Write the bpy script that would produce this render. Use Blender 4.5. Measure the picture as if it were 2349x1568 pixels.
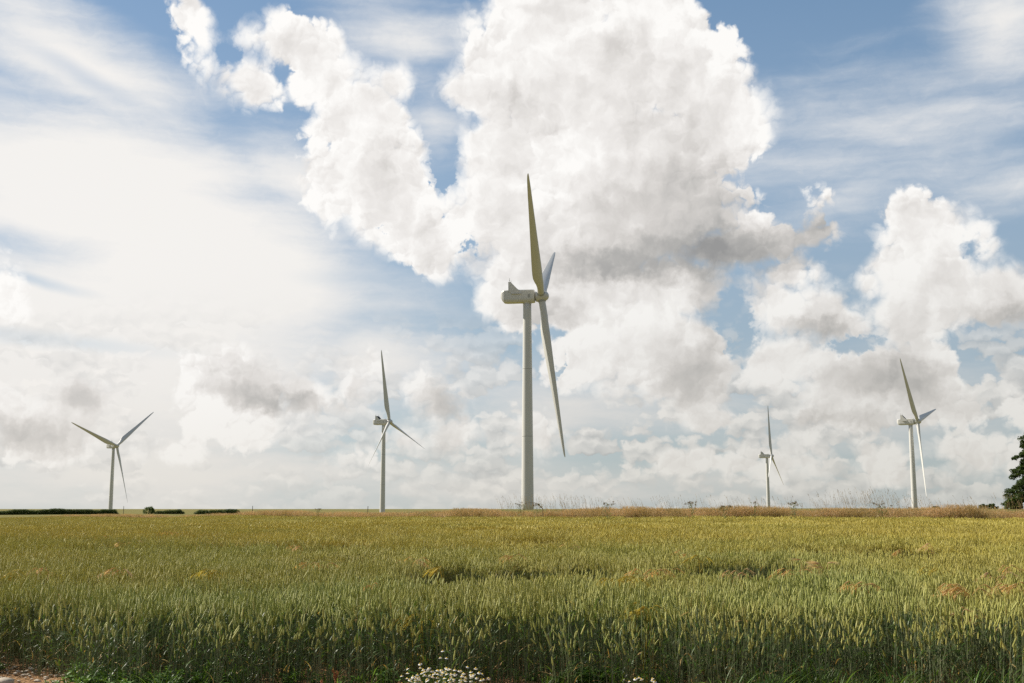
import bpy, bmesh, math, random
import numpy as np
from mathutils import Vector, Matrix, Euler

# ------------------------------------------------------------------ scene, camera, sun, exposure
for o in list(bpy.data.objects):
    bpy.data.objects.remove(o)
scene = bpy.context.scene
col = scene.collection
R = math.radians
EYE = 1.9
PITCH = R(8.3)
F = 2610.0                      # focal length in units of a 2349 wide picture (40 mm on 36 mm)
CX, CY = 1174.5, 784.0

cam_d = bpy.data.cameras.new('camera')
cam_d.lens = 40.0; cam_d.sensor_width = 36.0
cam_d.clip_start = 0.1; cam_d.clip_end = 30000
cam = bpy.data.objects.new('camera', cam_d); col.objects.link(cam)
cam.location = (0, 0, EYE)
cam.rotation_euler = (R(90) + PITCH, 0, 0)
scene.camera = cam

SUN_AZ, SUN_EL = R(-68), R(40)  # azimuth measured from +Y towards +X
sun_d = bpy.data.lights.new('sun', 'SUN')
sun_d.energy = 5.0; sun_d.angle = R(0.5); sun_d.color = (1.0, 0.93, 0.80)
sun = bpy.data.objects.new('sun', sun_d); col.objects.link(sun)
sdir = Vector((math.sin(SUN_AZ) * math.cos(SUN_EL), math.cos(SUN_AZ) * math.cos(SUN_EL), math.sin(SUN_EL)))
sun.rotation_euler = (-sdir).to_track_quat('-Z', 'Y').to_euler()
sun.location = (-60, 40, 60)

scene.view_settings.view_transform = 'Standard'
scene.view_settings.look = 'None'
scene.view_settings.exposure = 0.45
scene.view_settings.gamma = 1.0
scene.render.engine = 'CYCLES'
scene.cycles.use_adaptive_sampling = True
scene.cycles.adaptive_threshold = 0.004
scene.cycles.adaptive_min_samples = 10
scene.cycles.use_denoising = False
scene.cycles.max_bounces = 6
scene.cycles.diffuse_bounces = 3
scene.cycles.transmission_bounces = 3
scene.cycles.transparent_max_bounces = 4
scene.render.resolution_x = 1024; scene.render.resolution_y = 683

def ray(px, py):
    """direction in the world of a point of the photograph"""
    d = Vector(((px - CX) / F, 1.0, -(py - CY) / F))
    c, s = math.cos(PITCH), math.sin(PITCH)
    return Vector((d.x, d.y * c - d.z * s, d.y * s + d.z * c)).normalized()
def azel(px, py):
    d = ray(px, py)
    return math.degrees(math.atan2(d.x, d.y)), math.degrees(math.asin(d.z))
def at(px, py, Y):
    d = ray(px, py)
    return Vector((0, 0, EYE)) + d * (Y / d.y)

# ------------------------------------------------------------------ node helper
class NT:
    def __init__(s, tree):
        s.t = tree; s.n = tree.nodes; s.l = tree.links
    def set(s, sock, v):
        if v is None: return
        if isinstance(v, bpy.types.NodeSocket): s.l.new(v, sock)
        else: sock.default_value = v
    def new(s, typ, **kw):
        n = s.n.new(typ)
        for k, v in kw.items(): setattr(n, k, v)
        return n
    def m(s, op, a, b=None, c=None, clamp=False):
        n = s.new('ShaderNodeMath', operation=op, use_clamp=clamp)
        s.set(n.inputs[0], a); s.set(n.inputs[1], b); s.set(n.inputs[2], c)
        return n.outputs[0]
    def vm(s, op, a, b=None, c=None, scale=None):
        n = s.new('ShaderNodeVectorMath', operation=op)
        s.set(n.inputs[0], a); s.set(n.inputs[1], b); s.set(n.inputs[2], c)
        if scale is not None: s.set(n.inputs['Scale'], scale)
        return n.outputs['Value'] if op in ('LENGTH', 'DOT_PRODUCT', 'DISTANCE') else n.outputs[0]
    def comb(s, x, y, z=0.0):
        n = s.new('ShaderNodeCombineXYZ'); s.set(n.inputs[0], x); s.set(n.inputs[1], y); s.set(n.inputs[2], z)
        return n.outputs[0]
    def sep(s, v):
        n = s.new('ShaderNodeSeparateXYZ'); s.set(n.inputs[0], v); return n.outputs
    def mapr(s, v, a, b, c=0.0, d=1.0, smooth=False):
        n = s.new('ShaderNodeMapRange', interpolation_type='SMOOTHSTEP' if smooth else 'LINEAR')
        for i, x in enumerate((v, a, b, c, d)): s.set(n.inputs[i], x)
        return n.outputs[0]
    def mix(s, f, a, b):
        n = s.new('ShaderNodeMix', data_type='RGBA')
        s.set(n.inputs[0], f); s.set(n.inputs[6], a); s.set(n.inputs[7], b)
        return n.outputs[2]
    def mixf(s, f, a, b):
        n = s.new('ShaderNodeMix', data_type='FLOAT')
        s.set(n.inputs[0], f); s.set(n.inputs[2], a); s.set(n.inputs[3], b)
        return n.outputs[0]
    def noise(s, vec, scale, detail=4, rough=.5, dim='3D', out='Fac', dist=0.0, lac=2.0, w=None):
        n = s.new('ShaderNodeTexNoise', noise_dimensions=dim)
        s.set(n.inputs['Vector'], vec); s.set(n.inputs['Scale'], scale); s.set(n.inputs['Detail'], detail)
        s.set(n.inputs['Roughness'], rough); s.set(n.inputs['Distortion'], dist); s.set(n.inputs['Lacunarity'], lac)
        return n.outputs[0] if out == 'Fac' else n.outputs['Color']
    def voro(s, vec, scale, detail=0, rough=.5, dim='3D', feature='F1', smooth=None, rnd=1.0, out='Distance'):
        n = s.new('ShaderNodeTexVoronoi', voronoi_dimensions=dim, feature=feature)
        s.set(n.inputs['Vector'], vec); s.set(n.inputs['Scale'], scale)
        if 'Detail' in n.inputs: s.set(n.inputs['Detail'], detail); s.set(n.inputs['Roughness'], rough)
        if smooth is not None and 'Smoothness' in n.inputs: s.set(n.inputs['Smoothness'], smooth)
        n.inputs['Randomness'].default_value = rnd
        return n.outputs[out]
# ------------------------------------------------------------------ world: sky and clouds
# blobs are given in the photograph's coordinates and turned into degrees of azimuth and elevation
CUMULUS = [  # cx, cy, rx, ry, rotation (degrees, counter-clockwise), weight
    # ragged arm, upper left
    (450, 20, 60, 95, 18, .6), (468, 95, 45, 70, 10, .5), (478, 150, 52, 66, 0, .36), (575, 195, 92, 68, -20, .8), (590, 85, 100, 50, 0, .5),
    (660, 95, 110, 72, -35, .8), (745, 170, 130, 105, -45, 1), (830, 275, 135, 150, -30, 1), (905, 190, 58, 70, 0, .9),
    (850, 395, 165, 165, 0, 1), (900, 480, 170, 120, -25, 1), (985, 560, 110, 90, -30, 1), (1010, 610, 75, 60, 0, .8),
    # great cloud
    (1240, 25, 215, 140, 0, 1.05), (1480, 55, 165, 130, -30, 1.05), (1085, 222, 105, 72, -15, 1), (1190, 190, 180, 150, 0, 1.1),
    (1340, 190, 260, 200, 0, 1.2), (1560, 170, 175, 150, -45, 1.1), (1650, 275, 150, 160, -20, 1.1), (1400, 350, 330, 190, 0, 1.2),
    (1160, 360, 150, 130, 0, 1.05), (1130, 470, 150, 120, 0, 1.05), (1480, 500, 300, 150, 0, 1.15), (1230, 560, 240, 130, 0, 1.1),
    (1660, 570, 190, 62, -4, .9), (1860, 535, 120, 42, 10, .33), (1840, 392, 40, 22, -25, .30), (1890, 440, 70, 40, -20, .22),
    (1180, 660, 150, 110, -30, 1), (1360, 680, 220, 110, 0, 1.05), (1530, 660, 180, 110, 0, 1.05), (1480, 780, 190, 120, 0, 1.05),
    (1340, 830, 130, 90, 0, .9), (1580, 830, 130, 120, 0, 1), (1600, 920, 90, 60, 0, .7), (1440, 880, 150, 80, 0, .7),
    # right group
    (1775, 690, 120, 95, -8, .95), (1900, 725, 150, 80, -15, .95), (1800, 640, 100, 60, 0, .8),
    (2120, 540, 125, 105, 0, 1.05), (2060, 620, 80, 85, 0, 1), (2240, 545, 55, 105, 25, .75), (2150, 660, 150, 120, 0, 1.1),
    (2290, 690, 130, 95, 0, 1.05), (1995, 650, 52, 50, 0, .7), (2090, 730, 110, 90, 0, 1),
    (1790, 830, 150, 90, 0, .9), (1960, 860, 210, 110, 0, 1.05), (2110, 860, 110, 120, 0, 1), (1920, 950, 190, 50, 0, .6),
    # low left clouds
    (560, 895, 190, 84, -8, 1.0), (690, 905, 95, 62, -10, .95), (530, 835, 66, 60, 0, .6), (480, 960, 95, 60, 0, .6),
    (820, 885, 78, 95, -25, .72), (1000, 925, 92, 100, 0, .78), (1050, 1000, 95, 75, 0, .72), (930, 1010, 80, 60, 0, .5),
    (100, 985, 170, 90, 0, .85), (185, 915, 80, 70, -20, .8), (20, 950, 110, 76, 0, .8), (10, 660, 60, 90, 0, .52),
    (1230, 1000, 90, 75, 0, .7), (800, 1040, 90, 50, 0, .45), (370, 1035, 110, 50, 0, .4), (590, 985, 110, 60, 0, .5),
    # low right clouds
    (1570, 1062, 100, 42, 0, .72), (1620, 965, 90, 42, 0, .55), (1790, 1065, 170, 62, 0, .6), (1830, 1000, 75, 30, 0, .4),
    (2040, 1060, 100, 70, 0, .55), (2200, 940, 160, 50, 0, .5), (2250, 1060, 150, 80, 0, .5), (2330, 930, 60, 70, 0, .5),
]
HOLES = [(1014, 400, 30, 52, 10, .9), (1076, 562, 15, 28, 0, .6), (640, 165, 30, 80, -25, .2), (1010, 300, 42, 90, 5, .7),
         (1960, 795, 70, 26, 10, .9), (1690, 740, 46, 100, 10, .95), (1650, 560, 10, 10, 0, 0), (2232, 560, 34, 34, 0, .4), (880, 525, 26, 18, 0, .6),
         (1285, 845, 24, 40, 0, .6), (530, 130, 26, 60, 15, .4), (2330, 780, 170, 46, 0, .5)]
SHADE = [  # undersides and hollows of the cumulus: darker grey
    (1540, 592, 330, 66, 2, .95), (1740, 580, 200, 80, -6, .62), (1330, 615, 200, 45, 0, .5), (1520, 500, 300, 130, 0, .45),
    (1880, 515, 110, 60, 12, .8), (1600, 420, 190, 130, -30, .4), (1180, 245, 90, 50, 0, .4), (1540, 290, 180, 120, -25, .28),
    (1250, 720, 140, 50, -5, .5), (1590, 870, 120, 90, 0, .85), (1640, 700, 60, 180, 0, .55), (900, 420, 100, 70, 0, .25),
    (960, 520, 80, 60, 0, .28), (1890, 755, 130, 36, -4, .8), (2320, 735, 120, 52, 0, .85), (2020, 860, 150, 52, 0, .65),
    (2120, 900, 110, 62, 0, .65), (1930, 965, 200, 30, 0, .55), (650, 928, 190, 38, -8, 1.0), (560, 860, 90, 50, 0, .45),
    (205, 925, 80, 60, -20, .6), (60, 1005, 190, 52, 0, .85), (1030, 940, 60, 70, -20, .75), (1050, 1040, 90, 45, 0, .5),
    (1290, 1010, 55, 60, 0, .6), (850, 920, 50, 60, 0, .3), (2100, 1080, 60, 50, 0, .4), (1450, 130, 130, 70, -20, .3),
]
VEIL = [  # high thin white sheet
    (200, 430, 560, 250, -9, 1.5), (480, 640, 520, 300, -8, 1.6), (250, 800, 700, 330, 0, 1.6), (850, 800, 300, 240, -30, .75),
    (180, 140, 440, 150, -25, .95), (60, 60, 130, 60, -20, .7), (700, 420, 260, 130, -24, .8),
    (2060, 300, 600, 170, 10, .5), (2300, 60, 190, 190, 0, .75), (1980, 420, 330, 70, 22, .4), (2330, 430, 240, 90, 14, .4),
    (950, 80, 340, 150, -10, .5), (1000, 280, 120, 140, 0, .42), (1500, 950, 900, 130, 0, .6), (2150, 900, 400, 150, 0, .4),
    (250, 1080, 900, 120, 0, .95), (1250, 1120, 1300, 110, 0, .5),
]
VGAP = [(60, 640, 150, 17, -10, .75), (80, 775, 330, 24, -4, .55), (850, 640, 180, 30, 0, .5), (200, 180, 190, 26, -22, .5), (860, 720, 120, 90, 0, .3)]

world = bpy.data.worlds.new('World'); scene.world = world
world.use_nodes = True
W = NT(world.node_tree); W.n.clear()
STR = 0.10
tc = W.new('ShaderNodeTexCoord').outputs['Generated']
dx, dy, dz = W.sep(W.vm('NORMALIZE', tc))
az = W.m('MULTIPLY', W.m('ARCTAN2', dx, dy), 57.29578)
el = W.m('MULTIPLY', W.m('ARCSINE', dz), 57.29578)
P = W.comb(az, el, 0.0)

def after(Pv, dep):
    # ties the order in which the renderer evaluates the nodes (adds nothing that shows)
    return W.vm('ADD', Pv, W.vm('SCALE', W.comb(dep, dep, dep), scale=1e-7))
def blobs(lst, Pv, smooth=.15, start=-1.0, mode='MAX', dep=None):
    acc = start
    if dep is not None: Pv = after(Pv, dep)
    for i, (cx, cy, rx, ry, rot, w) in enumerate(lst):
        if i and i % 12 == 0: Pv = after(Pv, acc)
        a, e = azel(cx, cy)
        k = 57.29578 / F
        n = W.new('ShaderNodeMapping', vector_type='TEXTURE')
        W.set(n.inputs['Vector'], Pv)
        n.inputs['Location'].default_value = (a, e, 0)
        n.inputs['Rotation'].default_value = (0, 0, R(rot))
        n.inputs['Scale'].default_value = (rx * k, ry * k, 1)
        ln = W.vm('LENGTH', n.outputs[0])
        if mode == 'MAX':
            f = W.m('MULTIPLY_ADD', ln, -w, w)
            acc = W.m('SMOOTH_MAX', f, acc, smooth)
        else:                       # soft sum of bumps
            f = W.mapr(ln, 1.25, 0.0, 0.0, w, smooth=True)
            acc = W.m('ADD', acc, f)
    return acc

# swirl the coordinates so that outlines are ragged
wn = W.noise(P, .28, 3, .55, '2D', 'Color')
wv = W.vm('MULTIPLY', W.vm('SUBTRACT', wn, (.5, .5, .5)), (2.6, 2.0, 0))
wn2 = W.noise(P, 1.3, 3, .6, '2D', 'Color')
wv2 = W.vm('MULTIPLY', W.vm('SUBTRACT', wn2, (.5, .5, .5)), (.75, .75, 0))
Pw = W.vm('ADD', W.vm('ADD', P, wv), wv2)
Pb = W.vm('ADD', P, W.vm('SCALE', wv, scale=.22))

# puff field: small when low in the sky (far away), larger overhead
Pr = W.vm('ADD', W.vm('ADD', P, W.vm('SCALE', wv, scale=.5)), W.vm('SCALE', wv2, scale=.9))
def lump(Pv, sc):
    """rounded heads with creases between them"""
    d = W.voro(Pv, sc, 0, .5, '2D', 'F1')
    return W.m('MULTIPLY_ADD', W.m('MULTIPLY', d, d), -1.0, .38)
def off(Pv, k_): return W.vm('ADD', Pv, (-.62 * k_, .78 * k_, 0))
la, lb_, lc = lump(Pr, .36), lump(Pr, .95), lump(Pr, 2.4)
fb = W.m('SUBTRACT', W.noise(Pw, .5, 10, .56, '2D'), .5)
H0 = W.m('MULTIPLY_ADD', la, .40, W.m('MULTIPLY_ADD', lb_, .34, W.m('MULTIPLY_ADD', lc, .17, W.m('MULTIPLY', fb, .60))))
ra = W.m('SUBTRACT', la, lump(off(Pr, .8), .36))
rb = W.m('SUBTRACT', lb_, lump(off(Pr, .32), .95))
rc = W.m('SUBTRACT', lc, lump(off(Pr, .13), 2.4))
rf = W.m('SUBTRACT', W.noise(Pr, .26, 5, .55, '2D'), W.noise(off(Pr, .8), .26, 5, .55, '2D'))
softm = W.mapr(W.noise(P, .16, 2, .5, '2D'), .38, .62, 0, 1, smooth=True)

cov = blobs(CUMULUS, Pb)
hol = blobs(HOLES, W.vm('ADD', P, W.vm('SCALE', wv2, scale=2.2)), start=-1.0, dep=cov)
cov = W.m('SUBTRACT', cov, W.m('MULTIPLY', W.m('MAXIMUM', hol, 0.0), .95))
edge = W.m('SUBTRACT', W.m('ADD', H0, W.m('MULTIPLY', cov, 1.25)), W.mapr(el, 6, 16, .20, .15))
# scattered small low cumulus everywhere round the horizon
Pl = W.vm('MULTIPLY', W.vm('ADD', P, W.vm('SCALE', wv2, scale=.9)), (1.0, 1.9, 1.0))
def lowh(Pv): return W.m('MULTIPLY_ADD', lump(Pv, .42), .9, W.m('MULTIPLY', lump(Pv, 1.25), .45))
l0 = lowh(Pl); l1 = lowh(W.vm('ADD', Pl, (-.28, .62, 0)))
lcov = W.m('MULTIPLY', W.m('SUBTRACT', W.noise(Pl, .16, 4, .6, '2D'), .5), 1.8)
le = W.m('ADD', W.m('ADD', l0, W.m('MULTIPLY', fb, .5)), lcov)
band = W.m('MULTIPLY', W.mapr(el, .2, 2.0, 0.7, 1), W.mapr(el, 5.5, 11, 1, 0, smooth=True))
lowa = W.m('MULTIPLY', W.mapr(le, .10, .34, 0, 1, smooth=True), W.m('MULTIPLY', band, W.mapr(az, -8, 4, .55, .85)))
lsh = W.m('ADD', W.m('MULTIPLY', W.m('SUBTRACT', l0, l1), 1.0), .70, clamp=True)

alpha = W.mapr(edge, .02, W.m('MULTIPLY_ADD', softm, .48, .20), 0, 1, smooth=True)
deep = W.mapr(edge, .15, 1.1, 0, 1, smooth=True)
shade = blobs(SHADE, W.vm('ADD', Pb, W.vm('SCALE', wv2, scale=1.8)), start=0.0, mode='ADD', dep=cov)
rim = W.m('SUBTRACT', 1.0, W.m('MULTIPLY', deep, .92))
relief = W.m('MULTIPLY_ADD', rf, .95, W.m('MULTIPLY_ADD', ra, .22, W.m('MULTIPLY', W.m('MULTIPLY_ADD', rb, .34, W.m('MULTIPLY', rc, .20)), rim)))
s = W.m('ADD', W.m('SUBTRACT', .98, W.m('MULTIPLY', shade, .58)), W.m('MULTIPLY', relief, .85))
s = W.m('SUBTRACT', s, W.m('MULTIPLY', deep, .10), clamp=True)
def ramp(fac, stops):
    n = W.new('ShaderNodeValToRGB')
    cr = n.color_ramp
    while len(cr.elements) < len(stops): cr.elements.new(.5)
    for e, (p, c) in zip(cr.elements, stops): e.position = p; e.color = (*c, 1)
    W.set(n.inputs[0], fac); return n.outputs[0]
k = 1.0
cc = ramp(s, [(0, (.33, .33, .33)), (.35, (.49, .48, .465)), (.62, (.68, .655, .63)), (.85, (.87, .845, .82)), (1, (1.0, .985, .96))])
# distance haze warms and flattens the low clouds
hz = W.mapr(el, -2, 13, 1.0, 0.0, smooth=True)
cc = W.mix(W.m('MULTIPLY', hz, .40), cc, (.76, .73, .69, 1))

# the blue
sky = W.new('ShaderNodeTexSky', sky_type='NISHITA')
sky.sun_disc = False; sky.sun_elevation = SUN_EL; sky.sun_rotation = SUN_AZ
sky.air_density = 1.0; sky.dust_density = 0.6; sky.ozone_density = 1.6
base = W.vm('SCALE', sky.outputs[0], scale=STR)
hazec = W.mix(W.mapr(el, 0, 25, 0, 1), (.56, .65, .70, 1), (.23, .40, .61, 1))
base = W.mix(W.mapr(el, 2, 26, .75, .45), base, hazec)

# high veil
sv = W.new('ShaderNodeMapping'); W.set(sv.inputs['Vector'], Pb)
sv.inputs['Rotation'].default_value = (0, 0, R(9)); sv.inputs['Scale'].default_value = (.16, .9, 1)
st = W.noise(sv.outputs[0], .55, 6, .52, '2D')
st2 = W.noise(W.vm('MULTIPLY', Pw, (.8, 2.2, 1)), 1.1, 5, .6, '2D')
v = blobs(VEIL, Pb, start=-.4, dep=shade)
vg = blobs(VGAP, Pb, start=0.0, mode='ADD', dep=v)
ve = W.m('ADD', W.m('ADD', v, W.m('MULTIPLY', W.m('SUBTRACT', st, .5), 1.0)), W.m('MULTIPLY', W.m('SUBTRACT', st2, .5), .16))
va = W.m('MULTIPLY', W.mapr(ve, -.15, .75, 0, .96, smooth=True), W.m('SUBTRACT', 1.0, W.m('MULTIPLY', vg, .75)), clamp=True)
vcol = W.mix(W.mapr(ve, -.1, .9), (.58, .64, .72, 1), (.93, .905, .87, 1))
vcol = W.mix(W.m('MULTIPLY', hz, .7), vcol, (.78, .75, .71, 1))
c1 = W.mix(va, base, vcol)
lcol = W.mix(lsh, (.34, .365, .385, 1), (.93, .90, .86, 1))
lcol = W.mix(W.mapr(el, 4, 0, 0, .25), lcol, (.76, .735, .70, 1))
c2 = W.mix(lowa, c1, lcol)
c3 = W.mix(alpha, c2, cc)
sunside = W.mapr(az, -22, 20, 0, 1, smooth=True)      # the low sky is brighter towards the sun
c3 = W.vm('MULTIPLY', c3, W.mix(W.m('MULTIPLY', sunside, W.mapr(el, 4, 17, 1, .12, smooth=True)), (1, 1, 1, 1), (.83, .835, .825, 1)))
c3 = W.vm('MULTIPLY', c3, W.mix(W.mapr(el, 0, 7, 1, 0, smooth=True), (1, 1, 1, 1), (.95, .945, .92, 1)))
# unseen sky: dimmed and greyed behind, thin veil overhead, shaped to weaken fill light
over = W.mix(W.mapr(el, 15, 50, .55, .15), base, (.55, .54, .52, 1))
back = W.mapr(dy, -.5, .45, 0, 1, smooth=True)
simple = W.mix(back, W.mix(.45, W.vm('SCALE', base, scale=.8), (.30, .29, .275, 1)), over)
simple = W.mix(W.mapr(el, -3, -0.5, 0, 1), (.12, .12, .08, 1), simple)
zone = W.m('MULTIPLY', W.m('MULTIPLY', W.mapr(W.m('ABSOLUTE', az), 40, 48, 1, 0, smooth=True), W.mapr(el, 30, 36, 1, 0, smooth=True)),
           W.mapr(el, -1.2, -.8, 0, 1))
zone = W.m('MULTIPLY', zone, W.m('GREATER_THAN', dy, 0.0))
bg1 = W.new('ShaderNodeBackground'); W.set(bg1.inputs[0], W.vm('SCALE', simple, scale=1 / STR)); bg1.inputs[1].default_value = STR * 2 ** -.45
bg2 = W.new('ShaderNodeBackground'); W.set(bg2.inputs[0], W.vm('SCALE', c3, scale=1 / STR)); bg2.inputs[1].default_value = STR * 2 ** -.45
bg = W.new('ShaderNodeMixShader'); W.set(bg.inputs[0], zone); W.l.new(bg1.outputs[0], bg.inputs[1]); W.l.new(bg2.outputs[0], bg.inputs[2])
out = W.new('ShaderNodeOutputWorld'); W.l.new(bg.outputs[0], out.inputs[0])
world.cycles.sampling_method = 'MANUAL'; world.cycles.sample_map_resolution = 512
# ------------------------------------------------------------------ materials
def mat(name):
    m = bpy.data.materials.new(name); m.use_nodes = True
    t = NT(m.node_tree); t.n.clear()
    o = t.new('ShaderNodeOutputMaterial')
    return m, t, o
def pbsdf(t, colr, rough=.6, spec=.5, normal=None):
    b = t.new('ShaderNodeBsdfPrincipled')
    t.set(b.inputs['Base Color'], colr); t.set(b.inputs['Roughness'], rough)
    b.inputs['Specular IOR Level'].default_value = spec
    if normal is not None: t.set(b.inputs['Normal'], normal)
    return b.outputs[0]
def bump(t, h, strength=.3, dist=.02):
    n = t.new('ShaderNodeBump'); t.set(n.inputs['Height'], h)
    n.inputs['Strength'].default_value = strength; n.inputs['Distance'].default_value = dist
    return n.outputs[0]
def leafy(name, c0, c1, trans=.4, rough=.55, far=None, spec=.35, patch=None, tcol=None):
    """plant tissue: colour differs from one leaf to the next, lets some light through"""
    m, t, o = mat(name)
    g = t.new('ShaderNodeNewGeometry')
    r = g.outputs['Random Per Island']
    c = t.mix(r, (*c0, 1), (*c1, 1))
    pos = g.outputs['Position']
    if far is not None:                 # the crop ripens towards the middle of the field
        y = t.sep(pos)[1]
        n = t.noise(pos, .16, 2, .5)
        f = t.m('ADD', t.mapr(y, 13.5, 38, 0, 1), t.mapr(n, .35, .65, -.25, .25), clamp=True)
        c = t.mix(f, c, (*far, 1))
    if patch is not None:
        n = t.noise(pos, patch[0], 2, .5)
        c = t.mix(t.mapr(n, .42, .62, 0, patch[2]), c, (*patch[1], 1))
    p = pbsdf(t, c, rough, spec)
    if trans > 0:
        tr = t.new('ShaderNodeBsdfTranslucent')
        tc_ = t.new('ShaderNodeMix', data_type='RGBA', blend_type='MULTIPLY'); tc_.inputs[0].default_value = 1
        t.set(tc_.inputs[6], c); t.set(tc_.inputs[7], (*(tcol or (1.25, 1.2, .7)), 1))
        t.set(tr.inputs[0], tc_.outputs[2])
        mx = t.new('ShaderNodeMixShader'); mx.inputs[0].default_value = trans
        t.l.new(p, mx.inputs[1]); t.l.new(tr.outputs[0], mx.inputs[2]); p = mx.outputs[0]
    t.l.new(p, o.inputs[0])
    return m
M = {}
M['ear'] = leafy('wheat_ear', (.24, .275, .045), (.50, .50, .15), .12, .5, far=(.56, .47, .09), patch=(.35, (.50, .42, .10), .4))
M['stem'] = leafy('wheat_stem', (.10, .13, .055), (.24, .27, .15), .1, .45, far=(.24, .21, .05))
M['leaf'] = leafy('wheat_leaf', (.025, .062, .010), (.085, .155, .025), .35, .45, far=(.21, .205, .028))
M['dryleaf'] = leafy('dry_leaf', (.42, .25, .08), (.55, .40, .16), .3, .6)
M['barley'] = leafy('barley_ripe', (.64, .42, .17), (.70, .52, .26), .35, .5, spec=.4)
M['barley_gold'] = leafy('barley_gold', (.52, .40, .06), (.60, .50, .10), .35, .5, spec=.4)
M['barley_pale'] = leafy('barley_pale', (.66, .45, .26), (.72, .55, .34), .35, .5, spec=.4)
M['tan'] = leafy('dry_grass_head', (.58, .37, .21), (.72, .52, .32), .3, .7, patch=(.5, (.36, .27, .10), .6))
M['tanstem'] = leafy('dry_grass_stem', (.30, .25, .10), (.45, .36, .17), .2, .7, patch=(.4, (.20, .20, .06), .7))
M['grass'] = leafy('verge_leaf', (.08, .12, .025), (.20, .20, .05), .35, .6)
M['weed'] = leafy('weed_leaf', (.08, .17, .03), (.16, .27, .05), .4, .5)
M['weeddark'] = leafy('thistle_leaf', (.11, .14, .045), (.20, .22, .08), .3, .6)
M['tall'] = leafy('tall_seed_head', (.30, .21, .12), (.46, .34, .20), .3, .7)
M['seed'] = leafy('seed_head', (.16, .11, .05), (.24, .17, .08), .1, .8)
M['dock'] = leafy('dock_seed', (.26, .09, .04), (.38, .16, .08), .2, .7)
M['petal'] = leafy('petal', (.78, .77, .74), (.84, .83, .80), .25, .6, tcol=(1, 1, 1))
M['disc'] = leafy('daisy_disc', (.75, .50, .03), (.80, .58, .06), 0, .7)
M['crown'] = leafy('tree_leaf', (.028, .050, .012), (.070, .105, .022), .3, .5)
M['hedgeleaf'] = leafy('hedge_leaf', (.040, .070, .016), (.11, .15, .035), .25, .6)
M['bushleaf'] = leafy('bush_leaf', (.045, .085, .015), (.10, .15, .03), .3, .6)

m, t, o = mat('bark'); M['bark'] = m
pos = t.new('ShaderNodeNewGeometry').outputs['Position']
n = t.noise(t.vm('MULTIPLY', pos, (6, 6, 1.2)), 1.5, 4, .6)
t.l.new(pbsdf(t, t.mix(n, (.05, .04, .03, 1), (.14, .11, .08, 1)), .9, .2, bump(t, n, .6, .05)), o.inputs[0])

m, t, o = mat('turbine_paint'); M['paint'] = m
tcn = t.new('ShaderNodeTexCoord').outputs['Object']
n = t.noise(t.vm('MULTIPLY', tcn, (1.2, 1.2, .12)), 1.0, 5, .6)
n2 = t.noise(tcn, .45, 3, .5)
c = t.mix(t.mapr(n, .45, .75, 0, .5), (.64, .635, .62, 1), (.54, .53, .50, 1))
c = t.mix(t.mapr(n2, .3, .7, 0, .25), c, (.69, .685, .67, 1))
t.l.new(pbsdf(t, c, t.mapr(n, .3, .7, .35, .5), .5), o.inputs[0])
m, t, o = mat('dark_gap'); M['dark'] = m
t.l.new(pbsdf(t, (.05, .05, .05, 1), .6), o.inputs[0])
m, t, o = mat('flange_metal'); M['flange'] = m
t.l.new(pbsdf(t, (.38, .38, .36, 1), .45), o.inputs[0])
m, t, o = mat('post_wood'); M['wood'] = m
pos = t.new('ShaderNodeNewGeometry').outputs['Position']
n = t.noise(t.vm('MULTIPLY', pos, (20, 20, 1)), 1.5, 4, .6)
t.l.new(pbsdf(t, t.mix(n, (.10, .085, .065, 1), (.22, .19, .15, 1)), .85, .2), o.inputs[0])
m, t, o = mat('stone'); M['stone'] = m
pos = t.new('ShaderNodeNewGeometry').outputs['Position']
n = t.noise(pos, 14, 5, .6)
t.l.new(pbsdf(t, t.mix(n, (.30, .24, .18, 1), (.66, .58, .48, 1)), .85, .3, bump(t, n, .5, .01)), o.inputs[0])

m, t, o = mat('soil_and_fields'); M['ground'] = m
pos = t.new('ShaderNodeNewGeometry').outputs['Position']
n1 = t.noise(pos, .9, 6, .6); n2 = t.noise(pos, 14, 5, .65); n3 = t.voro(pos, 22, 1, .5)
soil = t.mix(n2, (.18, .095, .045, 1), (.40, .235, .12, 1))
soil = t.mix(t.mapr(n1, .4, .65, 0, .5), soil, (.28, .165, .08, 1))
soil = t.mix(t.mapr(n3, .0, .13, .6, 0), soil, (.48, .36, .23, 1))
y = t.sep(pos)[1]
nf = t.noise(t.vm('MULTIPLY', pos, (.2, 1, 1)), .12, 5, .6); nf2 = t.noise(pos, 2.2, 5, .7)
fieldc = t.mix(nf2, (.09, .092, .026, 1), (.19, .17, .05, 1))
fieldc = t.mix(t.mapr(nf, .4, .62, 0, .6), fieldc, (.22, .175, .045, 1))
cg = t.mix(t.mapr(y, 62, 72, 0, 1), soil, fieldc)
hh = t.m('ADD', n2, t.m('MULTIPLY', n3, .6))
t.l.new(pbsdf(t, cg, .95, .1, bump(t, hh, .9, .05)), o.inputs[0])

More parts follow.
